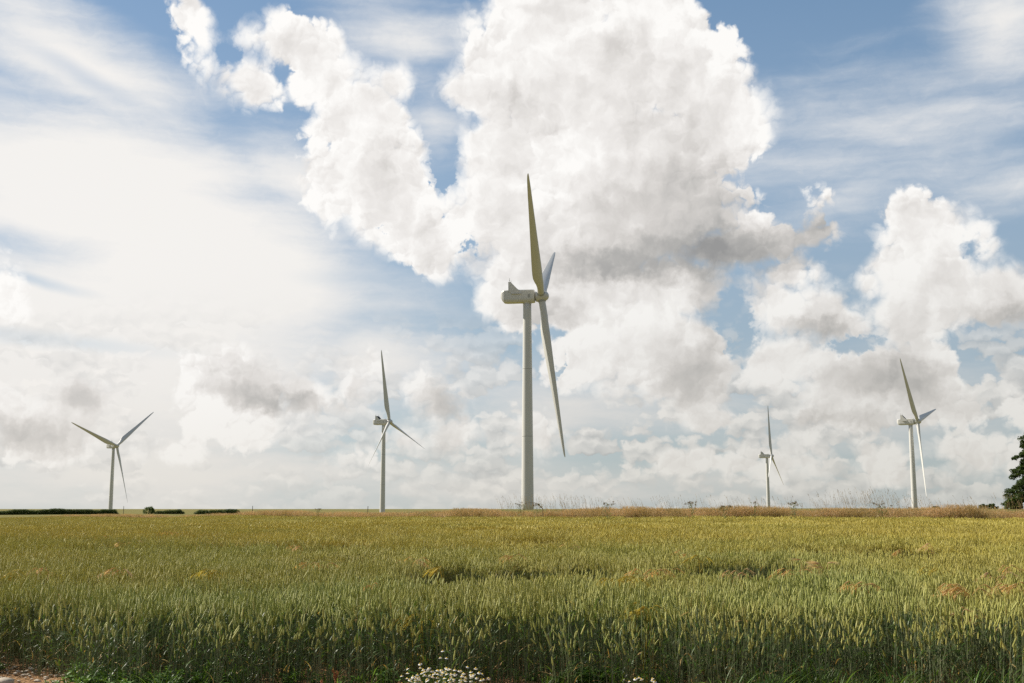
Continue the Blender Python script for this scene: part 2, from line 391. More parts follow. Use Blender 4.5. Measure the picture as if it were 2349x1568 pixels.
# ------------------------------------------------------------------ object helpers
def tag(o, label=None, cat=None, group=None, kind=None):
    for k_, v_ in (('label', label), ('category', cat), ('group', group), ('kind', kind)):
        if v_: o[k_] = v_
    return o
def empty(name, loc, rz=0.0):
    o = bpy.data.objects.new(name, None); col.objects.link(o)
    o.location = loc; o.rotation_euler = (0, 0, rz); o.empty_display_size = .5
    return o
class MB:
    """collects vertices and faces of one mesh"""
    def __init__(s): s.v = []; s.f = []; s.mi = []; s.k = 0; s.mats = []
    def add(s, v, f, m=None):
        v = np.asarray(v, float).reshape(-1, 3)
        if m is not None:
            if m not in s.mats: s.mats.append(m)
            mi = s.mats.index(m)
        else: mi = 0
        s.v.append(v); k0 = s.k
        for q in f: s.f.append([i + k0 for i in q])
        s.mi += [mi] * len(f); s.k += len(v)
    def mesh(s, name, m=None, smooth=False):
        me = bpy.data.meshes.new(name)
        V = np.concatenate(s.v) if s.v else np.zeros((0, 3))
        tot = np.array([len(q) for q in s.f]); start = np.concatenate([[0], np.cumsum(tot)[:-1]])
        idx = np.array([i for q in s.f for i in q])
        me.vertices.add(len(V)); me.vertices.foreach_set('co', V.ravel())
        me.loops.add(len(idx)); me.loops.foreach_set('vertex_index', idx)
        me.polygons.add(len(tot)); me.polygons.foreach_set('loop_start', start); me.polygons.foreach_set('loop_total', tot)
        me.polygons.foreach_set('use_smooth', np.full(len(tot), smooth))
        if s.mats:
            for mm in s.mats: me.materials.append(M[mm])
            me.polygons.foreach_set('material_index', np.array(s.mi))
        elif m: me.materials.append(M[m])
        me.update(); me.validate()
        return me
    def build(s, name, m=None, parent=None, smooth=False, loc=None):
        o = bpy.data.objects.new(name, s.mesh(name, m, smooth)); col.objects.link(o)
        if parent: o.parent = parent
        if loc is not None: o.location = loc
        return o
def ring_loft(mb, rings, closed=True, cap=True, m=None):
    n = len(rings[0]); v = np.concatenate(rings); f = []
    for i in range(len(rings) - 1):
        for j in range(n if closed else n - 1):
            a = i * n + j; b = i * n + (j + 1) % n
            f.append((a, b, b + n, a + n))
    if cap:
        f.append(tuple(range(n))[::-1]); f.append(tuple(range((len(rings) - 1) * n, len(rings) * n)))
    mb.add(v, f, m)
def tube(mb, pts, rad, n=5, m=None, cap=True):
    pts = [np.array(p, float) for p in pts]
    if not hasattr(rad, '__len__'): rad = [rad] * len(pts)
    rings = []
    for i, p in enumerate(pts):
        d = pts[min(i + 1, len(pts) - 1)] - pts[max(i - 1, 0)]
        d = d / (np.linalg.norm(d) + 1e-9)
        a = np.cross(d, (0, 1, 0) if abs(d[1]) < .9 else (1, 0, 0)); a /= np.linalg.norm(a)
        b = np.cross(d, a)
        th = np.arange(n) * 2 * math.pi / n
        rings.append(p + rad[i] * (np.outer(np.cos(th), a) + np.outer(np.sin(th), b)))
    ring_loft(mb, rings, True, cap, m)
def ribbon(mb, pts, widths, side, m=None, fold=0.0):
    """a leaf blade: a strip along pts; side is the direction of its width"""
    side = np.array(side, float); side /= np.linalg.norm(side)
    v = []
    for p, w in zip(pts, widths):
        p = np.array(p, float)
        v += [p - side * w, p + side * w]
    f = [(2 * i, 2 * i + 1, 2 * i + 3, 2 * i + 2) for i in range(len(pts) - 1)]
    mb.add(v, f, m)

rng = random.Random(7)
U = rng.uniform

# ------------------------------------------------------------------ ground
HUBH = 60.0
TURB = {  # hub point in the photograph, distance, yaw towards the camera, first blade angle, pitch
    'main':  (1241.6, 680.2, 312.5, 6.9, -58.5, 58, 5.0, 3.4),
    'left':  (268, 1023.3, 892, 33.1, -69.9, 38, 5.7, 3.0),
    'midleft': (893.1, 968.3, 713, 22.5, -10.2, 38, 5.6, 3.1),
    'farright': (1769.5, 1046.6, 1014, 22.2, 3.6, 38, 5.0, 2.6),
    'right': (2104.7, 967.4, 653, 32.4, -43.1, 38, 4.8, 3.0),
}
ctrl = [(-60, -20, 0), (0, -20, 0), (60, -20, 0), (-40, 13, 0), (-12, 13, 0), (0, 13, 0), (12, 13, 0), (40, 13, .03), (-60, 60, -.25),
        (-14, 40, .13), (0, 40, .20), (16, 40, .26),
        (31.5, 70, .36), (60, 62, .42), (.8, 85, .30), (-15.7, 110, .06), (-47, 160, -.55), (-108, 240, -1.50), (-160, 320, -2.0),
        (-30, 70, .10), (-70, 110, -.5), (-100, 160, -.9),
        (75, 140, 1.70), (40, 140, 1.70), (10, 145, 1.66), (-14, 170, 1.35), (-35, 240, .9), (-60, 300, .45),
        (120, 150, 1.70), (200, 160, 1.7), (-90, 380, -.2), (-130, 460, -.75), (-165, 520, -1.0), (-235, 520, -1.55), (-330, 560, -2.0),
        (90, 260, 0.6), (0, 300, -1.5), (160, 300, 0.0), (-60, 500, -2), (-140, 660, -3.0), (-250, 700, -4.0)]
for k_, (px, py, D, *rest_) in TURB.items():
    p = at(px, py, D)
    ctrl.append((p.x, p.y, p.z - HUBH))
cp = np.array(ctrl)
_d = np.linalg.norm(cp[:, None, :2] - cp[None, :, :2], axis=2)
_A = np.block([[_d, np.ones((len(cp), 1))], [np.ones((1, len(cp))), np.zeros((1, 1))]])
_w = np.linalg.solve(_A, np.concatenate([cp[:, 2], [0]]))
def gz(x, y):
    x = np.asarray(x, float); y = np.asarray(y, float)
    r = np.sqrt((x[..., None] - cp[:, 0]) ** 2 + (y[..., None] - cp[:, 1]) ** 2)
    z = r @ _w[:-1] + _w[-1]
    z = np.where(y < 13, np.clip(z, -.4, .2) * 0.3, z)
    dist = np.sqrt(x * x + y * y)
    f = np.clip((dist - 1200) / 1500, 0, 1)
    return z * (1 - f) + f * (-14)
def hz1(x, y): return float(gz(np.array([x]), np.array([y]))[0])

ys = np.concatenate([np.linspace(-60, 8, 12), np.linspace(9, 16, 120), np.linspace(16.3, 60, 90), np.linspace(61, 300, 120),
                     np.linspace(305, 1300, 90), np.geomspace(1330, 12000, 24)])
us = np.sinh(np.linspace(-5.2, 5.2, 261)) / math.sinh(5.2)
xs = us * 9000
xs = np.sort(np.concatenate([xs, np.linspace(-9, 9, 181) + .013]))
X, Y = np.meshgrid(xs, ys)
Z = gz(X, Y)
rs = np.random.RandomState(3)
def vnoise(x, y, s, seed):          # smooth value noise
    r_ = np.random.RandomState(seed); g = r_.rand(257, 257)
    x = (x * s) % 256; y = (y * s) % 256
    i = x.astype(int); j = y.astype(int); fx = x - i; fy = y - j
    fx = fx * fx * (3 - 2 * fx); fy = fy * fy * (3 - 2 * fy)
    return (g[j, i] * (1 - fx) + g[j, i + 1] * fx) * (1 - fy) + (g[j + 1, i] * (1 - fx) + g[j + 1, i + 1] * fx) * fy
nearf = np.clip((20 - np.abs(Y - 12)) / 10, 0, 1)
Z = Z + nearf * ((vnoise(X, Y, 1.1, 1) - .5) * .08 + (vnoise(X, Y, 4.0, 2) - .5) * .045 + (vnoise(X, Y, 9.0, 3) - .5) * .02)
nx, ny = len(xs), len(ys)
mb = MB()
V = np.stack([X, Y, Z], -1).reshape(-1, 3)
F_ = [(j * nx + i, j * nx + i + 1, (j + 1) * nx + i + 1, (j + 1) * nx + i) for j in range(ny - 1) for i in range(nx - 1)]
mb.add(V, F_)
g = mb.build('ground', 'ground', smooth=True)
tag(g, 'brown soil with pebbles at the near edge, rolling green fields beyond', 'ground', kind='structure')

# ------------------------------------------------------------------ wind turbines
def blade_mesh(L=44.0, n=20):
    mb = MB(); rings = []
    rr = [0, .5, 1.2, 2.0, 3.0, 4.5, 6, 7.5, 9, 11, 14, 18, 22, 26, 30, 34, 37, 40, 42, 43.2, 43.8, 44.0]
    for r in rr:
        q = r / L
        chord = float(np.interp(r, [0, 1.2, 3, 5, 7.5, 9.5, 14, 22, 30, 37, 41, 43, 43.8, 44], [1.9, 1.9, 2.15, 2.75, 3.4, 3.5, 3.1, 2.35, 1.7, 1.2, .88, .60, .32, .08]))
        tr = float(np.interp(r, [0, 1.2, 3, 5, 7.5, 11, 20, 44], [1.0, 1.0, .82, .58, .40, .29, .21, .16]))
        ax = float(np.interp(r, [0, 1.2, 7, 44], [.5, .5, .32, .30]))
        tw = R(float(np.interp(r, [0, 4, 12, 25, 44], [14, 14, 8, 3, 0])))
        rd = float(np.interp(r, [0, 1.5, 6], [1, 1, 0]))
        bend = .25 * q ** 2.2
        pts = []
        for k_ in range(n):
            a = 2 * math.pi * k_ / n
            ci = (0.5 + .5 * math.cos(a))          # 1 at leading edge
            xc = 1 - ci                            # 0 leading edge .. 1 trailing edge
            yt = 5 * tr * (.2969 * math.sqrt(max(xc, 0)) - .1260 * xc - .3516 * xc ** 2 + .2843 * xc ** 3 - .1036 * xc ** 4)
            yy = yt * (1 if math.sin(a) >= 0 else -1) * (.9 if math.sin(a) < 0 else 1.1)
            ex = ci - (1 - ax); ey = yy
            cx_ = .5 * math.cos(a); cy_ = .5 * tr * math.sin(a)
            px_ = ex * (1 - rd) + cx_ * rd; py_ = ey * (1 - rd) + cy_ * rd
            px_ *= chord; py_ *= chord
            pts.append((px_ * math.cos(tw) - py_ * math.sin(tw), px_ * math.sin(tw) + py_ * math.cos(tw) + bend, r))
        rings.append(np.array(pts))
    ring_loft(mb, rings)
    return mb.mesh('blade', 'paint', smooth=True)
# blade frame: z along the blade, x towards the leading edge (in the rotor plane at zero pitch), y upwind
BLADE = blade_mesh()

def lathe(mb, prof, n=32, axis='z', m=None, cap=True):
    rings = []
    for (r, h) in prof:
        th = np.arange(n) * 2 * math.pi / n
        if axis == 'z': rings.append(np.stack([r * np.cos(th), r * np.sin(th), np.full(n, h)], -1))
        else: rings.append(np.stack([np.full(n, h), r * np.cos(th), r * np.sin(th)], -1))
    ring_loft(mb, rings, True, cap, m)

def nacelle_mesh():
    mb = MB(); rings = []
    # sections along x (rear to front): half width, bottom z, top z, chamfer
    secs = [(-7.35, .95, -.55, .85, .35), (-6.95, 1.38, -1.15, 1.50, .45), (-6.45, 1.62, -1.65, 1.68, .38), (-5.6, 1.70, -1.75, 1.72, .28),
            (-2.0, 1.72, -1.72, 1.74, .25), (1.3, 1.72, -1.68, 1.74, .25), (2.0, 1.68, -1.60, 1.70, .30), (2.18, 1.55, -1.45, 1.58, .35)]
    for (x, w, b, tp, c) in secs:
        lw = w * .80
        pts = [(x, -lw, b), (x, lw, b), (x, w * .97, b + .52), (x, w, b + .9), (x, w, tp - c), (x, w - c * .35, tp - c * .3), (x, w - c, tp),
               (x, -w + c, tp), (x, -w + c * .35, tp - c * .3), (x, -w, tp - c), (x, -w, b + .9), (x, -w * .97, b + .52)]
        rings.append(np.array(pts))
    ring_loft(mb, rings)
    me = mb.mesh('nacelle', 'paint', smooth=False)
    return me
NACELLE = nacelle_mesh()
def cooler_mesh(s):
    mb = MB()
    out = [(-5.1, 1.35), (-5.1, 3.9), (-4.45, 3.9), (-2.65, 2.0), (-2.3, 1.72), (-1.55, .60), (-4.2, .60)]
    if True:
        y0, y1 = s * 1.74, s * 1.90
        a = [(x, y0, z) for x, z in out]; b = [(x, y1, z) for x, z in out]
        n = len(out)
        f = [tuple(range(n)), tuple(range(n, 2 * n))[::-1]] + [(i, (i + 1) % n, (i + 1) % n + n, i + n) for i in range(n)]
        mb.add(a + b, f)
    return mb.mesh('cooler_fin', 'paint')
def box_mesh(name, x0, x1, y0, y1, z0, z1, m):
    mb = MB()
    v = [(x0, y0, z0), (x1, y0, z0), (x1, y1, z0), (x0, y1, z0), (x0, y0, z1), (x1, y0, z1), (x1, y1, z1), (x0, y1, z1)]
    mb.add(v, [(3, 2, 1, 0), (4, 5, 6, 7), (0, 1, 5, 4), (1, 2, 6, 5), (2, 3, 7, 6), (3, 0, 4, 7)])
    return mb.mesh(name, m)
COOLERS = [cooler_mesh(-1), cooler_mesh(1)]
SHELVES = [box_mesh('fin_shelf', -4.25, -1.50, min(s * 1.70, s * 2.04), max(s * 1.70, s * 2.04), .49, .60, 'paint') for s in (-1, 1)]
def radiator_mesh():
    mb = MB()
    # core between the plates: slanting front with fins
    a = [(-5.0, -1.73, 3.78), (-4.5, -1.73, 3.78), (-3.0, -1.73, 2.05), (-3.0, -1.73, 1.76), (-5.0, -1.73, 1.76)]
    b = [(x, 1.73, z) for x, y, z in a]
    n = 5
    mb.add(a + b, [tuple(range(n)), tuple(range(n, 2 * n))[::-1]] + [(i, (i + 1) % n, (i + 1) % n + n, i + n) for i in range(n)])
    for k_ in range(22):
        y = -1.65 + k_ * .157
        v = [(-4.5, y, 3.80), (-4.5, y + .05, 3.80), (-2.98, y + .05, 2.06), (-2.98, y, 2.06)]
        v2 = [(x + .07, yy, z + .06) for x, yy, z in v]
        mb.add(v + v2, [(0, 1, 2, 3), (7, 6, 5, 4), (0, 4, 5, 1), (1, 5, 6, 2), (2, 6, 7, 3), (3, 7, 4, 0)])
    return mb.mesh('radiator', 'dark')
RADI = radiator_mesh()
mb = MB(); prof = [(1.72, 0), (1.71, .02)]
TOWER_H = HUBH - 1.72
prof = []
for s_ in range(0, 25):
    h = TOWER_H * s_ / 24
    prof.append((1.68 - .55 * (h / TOWER_H) ** 1.15, h))
lathe(mb, prof, 64)
TOWER = mb.mesh('tower', 'paint', smooth=True)
for p_ in TOWER.polygons:
    if len(p_.vertices) > 4: p_.use_smooth = False
SEAMS = []
for hf in (.36, .68):
    mb = MB()
    r0 = 1.68 - .55 * hf ** 1.15; h = hf * TOWER_H
    lathe(mb, [(r0 + .004, h - .06), (r0 + .022, h - .05), (r0 + .022, h + .05), (r0 + .004, h + .06)], 64)
    SEAMS.append(mb.mesh('seam_ring', 'flange', smooth=False))
mb = MB(); lathe(mb, [(1.17, TOWER_H - .35), (1.22, TOWER_H - .30), (1.24, TOWER_H + .02)], 48)
YAWR = mb.mesh('yaw_ring', 'paint')
mb = MB(); lathe(mb, [(1.25, -1.62), (1.42, -1.50), (1.50, -1.0), (1.55, -.2), (1.53, .5), (1.42, 1.05), (1.18, 1.55), (.85, 1.9), (.45, 2.10), (.12, 2.16), (.01, 2.165)], 40, 'x')
SPIN = mb.mesh('hub', 'paint', smooth=True)
mb = MB(); lathe(mb, [(1.05, -1.95), (1.05, -1.60)], 32, 'x')
SHAFT = mb.mesh('shaft_collar', 'dark')
mb = MB()
lathe(mb, [(.99, .0), (1.10, .02), (1.10, .34), (.99, .36)], 32, 'z')
ROOT = mb.mesh('root_collar', 'flange')
mb = MB()
tube(mb, [(0, 0, 0), (0, 0, 1.15)], .045, 6); tube(mb, [(0, -.32, .35), (0, .32, .35)], .03, 6)
tube(mb, [(0, -.32, .35), (0, -.32, .55)], .05, 6); tube(mb, [(0, .32, .35), (0, .32, .62)], .05, 6)
MAST = mb.mesh('wind_sensor_mast', 'flange')
mb = MB(); bmv = [(-.3, -.3, 0), (.3, -.3, 0), (.3, .3, 0), (-.3, .3, 0), (-.24, -.24, .28), (.24, -.24, .28), (.24, .24, .28), (-.24, .24, .28)]
mb.add(bmv, [(3, 2, 1, 0), (4, 5, 6, 7), (0, 1, 5, 4), (1, 2, 6, 5), (2, 3, 7, 6), (3, 0, 4, 7)])
HATCH = mb.mesh('roof_hatch', 'flange')
SIDED = box_mesh('side_hatch', .35, 1.0, -1.745, -1.70, -.55, .40, 'flange')
def link(name, me, parent, mtx=None):
    o = bpy.data.objects.new(name, me); col.objects.link(o); o.parent = parent
    if mtx is not None: o.matrix_local = mtx
    return o
def turbine(key, label):
    px, py, D, yaw, th0, pitch, tilt, cone = TURB[key]
    TILT, CONE = R(tilt), R(cone)
    hub = at(px, py, D)
    yw = R(yaw)
    ax = Vector((math.cos(yw), -math.sin(yw), 0))
    OV = 3.95
    base = Vector((hub.x, hub.y, hub.z - HUBH)) - ax * OV
    root = empty('wind_turbine', base, -yw)
    tag(root, label, 'wind turbine', 'wind turbines standing behind the wheat field')
    T = Matrix.Translation
    tw = link('tower', TOWER, root)
    [link('seam_ring', sm_, tw) for sm_ in SEAMS]; link('yaw_ring', YAWR, tw)
    na = link('nacelle', NACELLE, root, T((0, 0, HUBH)))
    link('side_hatch', SIDED, na); link('roof_hatch', HATCH, na, T((.9, .3, 1.735)))
    for cm_, sh_, sy in zip(COOLERS, SHELVES, (-1, 1)):
        co = link('cooler_fin', cm_, root, T((0, 0, HUBH)))
        link('fin_shelf', sh_, co); link('wind_sensor_mast', MAST, co, T((-4.78, sy * 1.82, 3.88)))
    link('radiator', RADI, root, T((0, 0, HUBH)))
    H = T((OV, 0, HUBH)) @ Matrix.Rotation(-TILT, 4, 'Y')
    hb = link('hub', SPIN, root, H); link('shaft_collar', SHAFT, hb)
    for k_ in range(3):
        a = R(th0 + 120 * k_)
        # z along the blade; the rotor turns about local x; horizontal direction is +y (away from the camera)
        Bm = H @ Matrix.Rotation(-a, 4, 'X') @ Matrix.Rotation(CONE, 4, 'Y') @ T((0, 0, 1.35))
        # blade frame -> x (leading edge) to +y rotor plane, y (upwind) to +x axis
        S = Matrix(((0, 1, 0, 0), (1, 0, 0, 0), (0, 0, 1, 0), (0, 0, 0, 1)))
        # keep it right handed: pitch turns leading edge from rotor plane to upwind
        Pm = Matrix.Rotation(R(90) - R(pitch), 4, 'Z')
        o = link('blade', BLADE, root, Bm @ Pm)
        link('root_collar', ROOT, o, T((0, 0, -.12)))
    return root
# leading edge of the blade mesh is +x; unpitched it would lie along the axis, Pm swings it into the rotor plane
turbine('main', 'tallest and nearest wind turbine, in the middle of the field, its upright blade dark olive')
turbine('left', 'grey wind turbine above the long hedge, its blades spread in a wide Y')
turbine('midleft', 'grey wind turbine between the long hedge and the tallest turbine, one blade up')
turbine('farright', 'smallest wind turbine, right of the tallest one, with one thin blade straight up')
turbine('right', 'pale wind turbine nearest the big tree, with one blade hanging almost to the grass')
# ------------------------------------------------------------------ geometry-node scatter of plant tufts
hidden = {}
def proto_collection(name, meshes):
    c = bpy.data.collections.new(name)      # never linked to the scene: only the scatter uses it
    for i, me in enumerate(meshes):
        o = bpy.data.objects.new('%s_%02d' % (name, i), me); c.objects.link(o)
    return c
def scatter(name, label, cat, pts, rots, scales, idx, coll):
    me = bpy.data.meshes.new(name)
    P_ = np.asarray(pts, float)
    me.vertices.add(len(P_)); me.vertices.foreach_set('co', P_.ravel())
    a = me.attributes.new('rot', 'FLOAT_VECTOR', 'POINT'); a.data.foreach_set('vector', np.asarray(rots, float).ravel())
    a = me.attributes.new('scl', 'FLOAT_VECTOR', 'POINT'); a.data.foreach_set('vector', np.asarray(scales, float).ravel())
    a = me.attributes.new('idx', 'INT', 'POINT'); a.data.foreach_set('value', np.asarray(idx, np.int32))
    o = bpy.data.objects.new(name, me); col.objects.link(o)
    tag(o, label, cat, kind='stuff')
    ng = bpy.data.node_groups.new(name, 'GeometryNodeTree')
    ng.interface.new_socket('Geometry', in_out='INPUT', socket_type='NodeSocketGeometry')
    ng.interface.new_socket('Geometry', in_out='OUTPUT', socket_type='NodeSocketGeometry')
    N = ng.nodes; L = ng.links
    gi = N.new('NodeGroupInput'); go = N.new('NodeGroupOutput')
    ci = N.new('GeometryNodeCollectionInfo'); ci.inputs['Collection'].default_value = coll
    ci.inputs['Separate Children'].default_value = True; ci.inputs['Reset Children'].default_value = True
    iop = N.new('GeometryNodeInstanceOnPoints'); iop.inputs['Pick Instance'].default_value = True
    def attr(nm, ty):
        n = N.new('GeometryNodeInputNamedAttribute'); n.data_type = ty; n.inputs['Name'].default_value = nm; return n.outputs[0]
    L.new(gi.outputs[0], iop.inputs['Points']); L.new(ci.outputs[0], iop.inputs['Instance'])
    L.new(attr('idx', 'INT'), iop.inputs['Instance Index'])
    L.new(attr('rot', 'FLOAT_VECTOR'), iop.inputs['Rotation']); L.new(attr('scl', 'FLOAT_VECTOR'), iop.inputs['Scale'])
    L.new(iop.outputs[0], go.inputs[0])
    md = o.modifiers.new('scatter', 'NODES'); md.node_group = ng
    return o

def arc(x, y, z, h, lean, az_, n, bend=1.6):
    """points of a stem rising from x,y,z, leaning over by 'lean' towards az_"""
    p = []
    for i in range(n + 1):
        t_ = i / n; d = lean * t_ ** bend
        p.append((x + d * math.cos(az_), y + d * math.sin(az_), z + h * t_))
    return p
def leaf(mb, x, y, z, L_, w, az_, up, m, n=4, droop=1.0):
    p = []; px_, pz_ = 0.0, 0.0; an = up
    for i in range(n + 1):
        p.append((x + px_ * math.cos(az_), y + px_ * math.sin(az_), z + pz_))
        an -= droop * (.35 + i * .3) / n * 1.6
        px_ += math.cos(an) * L_ / n; pz_ += math.sin(an) * L_ / n
    wd = [w * v_ for v_ in np.interp(np.linspace(0, 1, n + 1), [0, .25, .6, 1], [.6, 1, .8, .08])]
    tw_ = U(-.5, .5)
    ribbon(mb, p, wd, (-math.sin(az_), math.cos(az_), tw_), m)
def ear(mb, base, d, L_, r, m, rows=6, n=5):
    base = np.array(base, float); d = np.array(d, float); d /= np.linalg.norm(d)
    a = np.cross(d, (0, 1, 0)); a /= np.linalg.norm(a); b = np.cross(d, a)
    ph = U(0, 6.28); rings = []
    e = U(.55, .8)
    for i in range(rows * 2 + 1):
        t_ = i / (rows * 2)
        rad = r * (math.sin(math.pi * min(1, .12 + t_ * .86)) ** .55) * (1.18 if i % 2 else .72)
        if i == rows * 2: rad = r * .25
        th = np.arange(n) * 2 * math.pi / n + ph + (i % 2) * .5
        rings.append(base + d * (L_ * t_) + rad * (np.outer(np.cos(th), a) + e * np.outer(np.sin(th), b)))
    ring_loft(mb, rings, True, True, m)

def wheat_tuft(size, count, lod, tall=.78, spread=.05, leaves=2, cut=None):
    mb = MB()
    for i in range(count):
        x, y = U(-size / 2, size / 2), U(-size / 2, size / 2)
        h = rng.gauss(tall - .085, spread)
        az_ = rng.gauss(2.6, 1.3); lean = abs(rng.gauss(0, .06)) + (.12 if U(0, 1) < .06 else 0)
        if lod == 0:
            p = arc(x, y, 0, h, lean, az_, 3)
            tube(mb, p, [.0030, .0028, .0024, .0017], 3, 'stem', False)
        elif lod == 1:
            p = arc(x, y, .25, h - .25, lean, az_, 2)
            tube(mb, p, [.0024, .0022, .002], 3, 'stem', False)
        else:
            p = arc(x, y, h - .16, .16, lean * .5, az_, 1)
            tube(mb, p, [.003, .003], 3, 'stem', False)
        d = np.array(p[-1]) - np.array(p[-2]); d /= np.linalg.norm(d)
        d = d + np.array((U(-.18, .18), U(-.18, .18), 0)) + np.array((math.cos(az_), math.sin(az_), -.3)) * abs(rng.gauss(0, .15))
        L_ = U(.085, .130)
        if lod == 0: ear(mb, p[-1], d, L_ * 1.07, .0112, 'ear', 8, 5)
        elif lod == 1: ear(mb, p[-1], d, L_ * 1.12, .0122, 'ear', 4, 4)
        else: ear(mb, p[-1], d, L_ * 1.35, .0165, 'ear', 1, 4)
        nl = leaves if lod < 2 else (1 if U(0, 1) < .35 else 0)
        for k_ in range(nl):
            q = U(.45, .93) if lod else U(.12, .93)
            z = h * q; t_ = z / max(h, .01)
            lx = x + lean * t_ ** 1.6 * math.cos(az_); ly = y + lean * t_ ** 1.6 * math.sin(az_)
            dry = U(0, 1) < (.03 if q > .5 else .16)
            leaf(mb, lx, ly, z, U(.11, .22), U(.0035, .0065), U(0, 6.28), U(.6, 1.4), 'dryleaf' if dry else 'leaf', 4 if lod == 0 else 3, U(.5, 1.4))
    return mb.mesh('wheat_tuft')

WN = [wheat_tuft(.5, 50, 0, spread=.06, leaves=2) for _ in range(6)]
WF = [wheat_tuft(.5, 32, 0, tall=.76, spread=.13, leaves=3) for _ in range(5)]     # field edge: thinner, leafier, uneven
WM = [wheat_tuft(.9, 135, 1, spread=.06, leaves=1) for _ in range(5)]
WD = [wheat_tuft(1.8, 400, 2, spread=.055) for _ in range(4)]
allw = WN + WF + WM + WD
cw = proto_collection('wheat_source', allw)
def strip_y(x):
    """where the wheat ends and the rough grass begins"""
    return float(np.interp(x, [-160, -108, -47, -15.7, .8, 31.5, 60], [330, 240, 160, 110, 85, 70, 62]))
def edge_y(x):
    return float(np.interp(x, [-9, -6.4, -5.6, -5.0, -4.2, 9], [13.9, 13.75, 13.55, 12.9, 12.15, 11.85])) + .3 * math.exp(-((x + .55) / .6) ** 2) + .12 * math.sin(x * 2.1) + .08 * math.sin(x * 5.3 + 1)
GAPS = [  # y, x from, x to, half width
    (19.6, -1.6, 1.9, 2.7), (20.0, 2.6, 5.4, 2.6), (19.2, 1.7, 2.9, .4), (26.5, 6.6, 10, 2.4), (17.2, 6.2, 7.6, .4), (22.6, -4.4, -2.2, 1.4),
    (37, 9, 12.5, 1.8), (31, -8, -4, 2.2), (33, -1, 1.6, 2.2), (28, -12, -8.6, 1.9), (47, -5, 6, 2.0), (40, -16, -9, 1.6), (17.4, -5.5, -4.2, .4), (21, -8, -6.8, .6), (52, 12, 20, 2.0)]
def gap(x, y, m_=0.0):
    for (gy, x0, x1, hw) in GAPS:
        if x0 < x < x1 and abs(y - gy - .3 * math.sin(x * 1.7)) < (hw + m_) * (.78 + .22 * math.sin(x * 5.1 + gy)): return True
    return False
pts, rots, scls, idx = [], [], [], []
def put(x, y, lo, n, sc=1.0, tiltmax=.05, dz=0.0):
    pts.append((x, y, hz1(x, y) + dz)); rots.append((U(-tiltmax, tiltmax), U(-tiltmax, tiltmax), U(0, 6.283)))
    big = float(vnoise(np.array([x + 400.]), np.array([y * 1.6 + 50.]), .22, 11)[0]) - .5
    med = float(vnoise(np.array([x + 400.]), np.array([y + 50.]), .9, 12)[0]) - .5
    scls.append((1, 1, sc * (1 + .10 * big + .15 * med + U(-.03, .03)))); idx.append(lo + rng.randrange(n))
nW = len(WN); nF = len(WF); nM = len(WM)
y = 11.4
while y < 26:
    half = y * .56 + 3; x = -half
    while x < half:
        xx, yy = x + U(-.1, .1), y + U(-.1, .1)
        e = edge_y(xx)
        if yy > e:
            if yy < e + .75: put(xx, yy, nW, nF, U(.82, 1.03), .10)
            elif gap(xx, yy):
                if U(0, 1) < .05: put(xx, yy, nW, nF, U(.45, .75), .2)
            else: put(xx, yy, 0, nW)
        x += .40
    y += .40
while y < 48:
    half = y * .54 + 3; x = -half
    while x < half:
        xx, yy = x + U(-.2, .2), y + U(-.2, .2)
        if not gap(xx, yy): put(xx, yy, nW + nF, nM)
        x += .74
    y += .74
while y < 250:
    half = y * .52 + 6; x = -half
    while x < half:
        xx, yy = x + U(-.3, .3), y + U(-.3, .3)
        if yy < strip_y(xx) - .4: put(xx, yy, nW + nF + nM, len(WD))
        x += 1.5
    y += 1.5
print('wheat tufts', len(pts))
scatter('wheat', 'dense green and ripening wheat filling the whole field below the skyline', 'wheat', pts, rots, scls, idx, cw)

# ------------------------------------------------------------------ rough grass along the top of the field
def grass_tuft(size, count, hmin, hmax, head='tan', green=.5):
    mb = MB()
    for i in range(count):
        x, y = U(-size / 2, size / 2), U(-size / 2, size / 2); h = U(hmin, hmax)
        az_ = rng.gauss(3.0, .7); lean = h * abs(rng.gauss(.18 if head == 'tan' else .30, .10))
        p = arc(x, y, 0, h, lean, az_, 4)
        tube(mb, p, [.004, .0035, .003, .0025, .002], 3, 'tanstem', False)
        # loose panicle
        for k_ in range(9):
            t_ = U(.72, 1.0); q = np.array(arc(x, y, 0, h, lean, az_, 1)[0]) * 0 + np.array((x + lean * t_ ** 1.6 * math.cos(az_), y + lean * t_ ** 1.6 * math.sin(az_), h * t_))
            r_ = ((1.05 - t_) * .22 + .012) if head == 'tan' else (1.02 - t_) * .09 + .004; b_ = U(0, 6.28)
            e_ = q + np.array((math.cos(b_) * r_, math.sin(b_) * r_, U(.0, .09)))
            ribbon(mb, [q, e_], [.003, .009] if head == 'tan' else [.005, .008], (U(-1, 1), U(-1, 1), .3), head)
        if U(0, 1) < green:
            for k_ in range(3): leaf(mb, x + U(-.05, .05), y + U(-.05, .05), 0, U(.45, .85), U(.006, .012), U(0, 6.28), U(1.0, 1.5), 'grass', 4, U(.3, 1.0))
    return mb.mesh('grass_tuft')
GS = [grass_tuft(1.0, 150, .85, 1.45) for _ in range(4)] + [grass_tuft(1.0, 110, .8, 1.3, green=1.0) for _ in range(2)] + [grass_tuft(1.0, 11, 1.35, 2.2, 'tall') for _ in range(4)]
cg_ = proto_collection('grass_source', GS)
pts, rots, scls, idx = [], [], [], []
px = -320.0
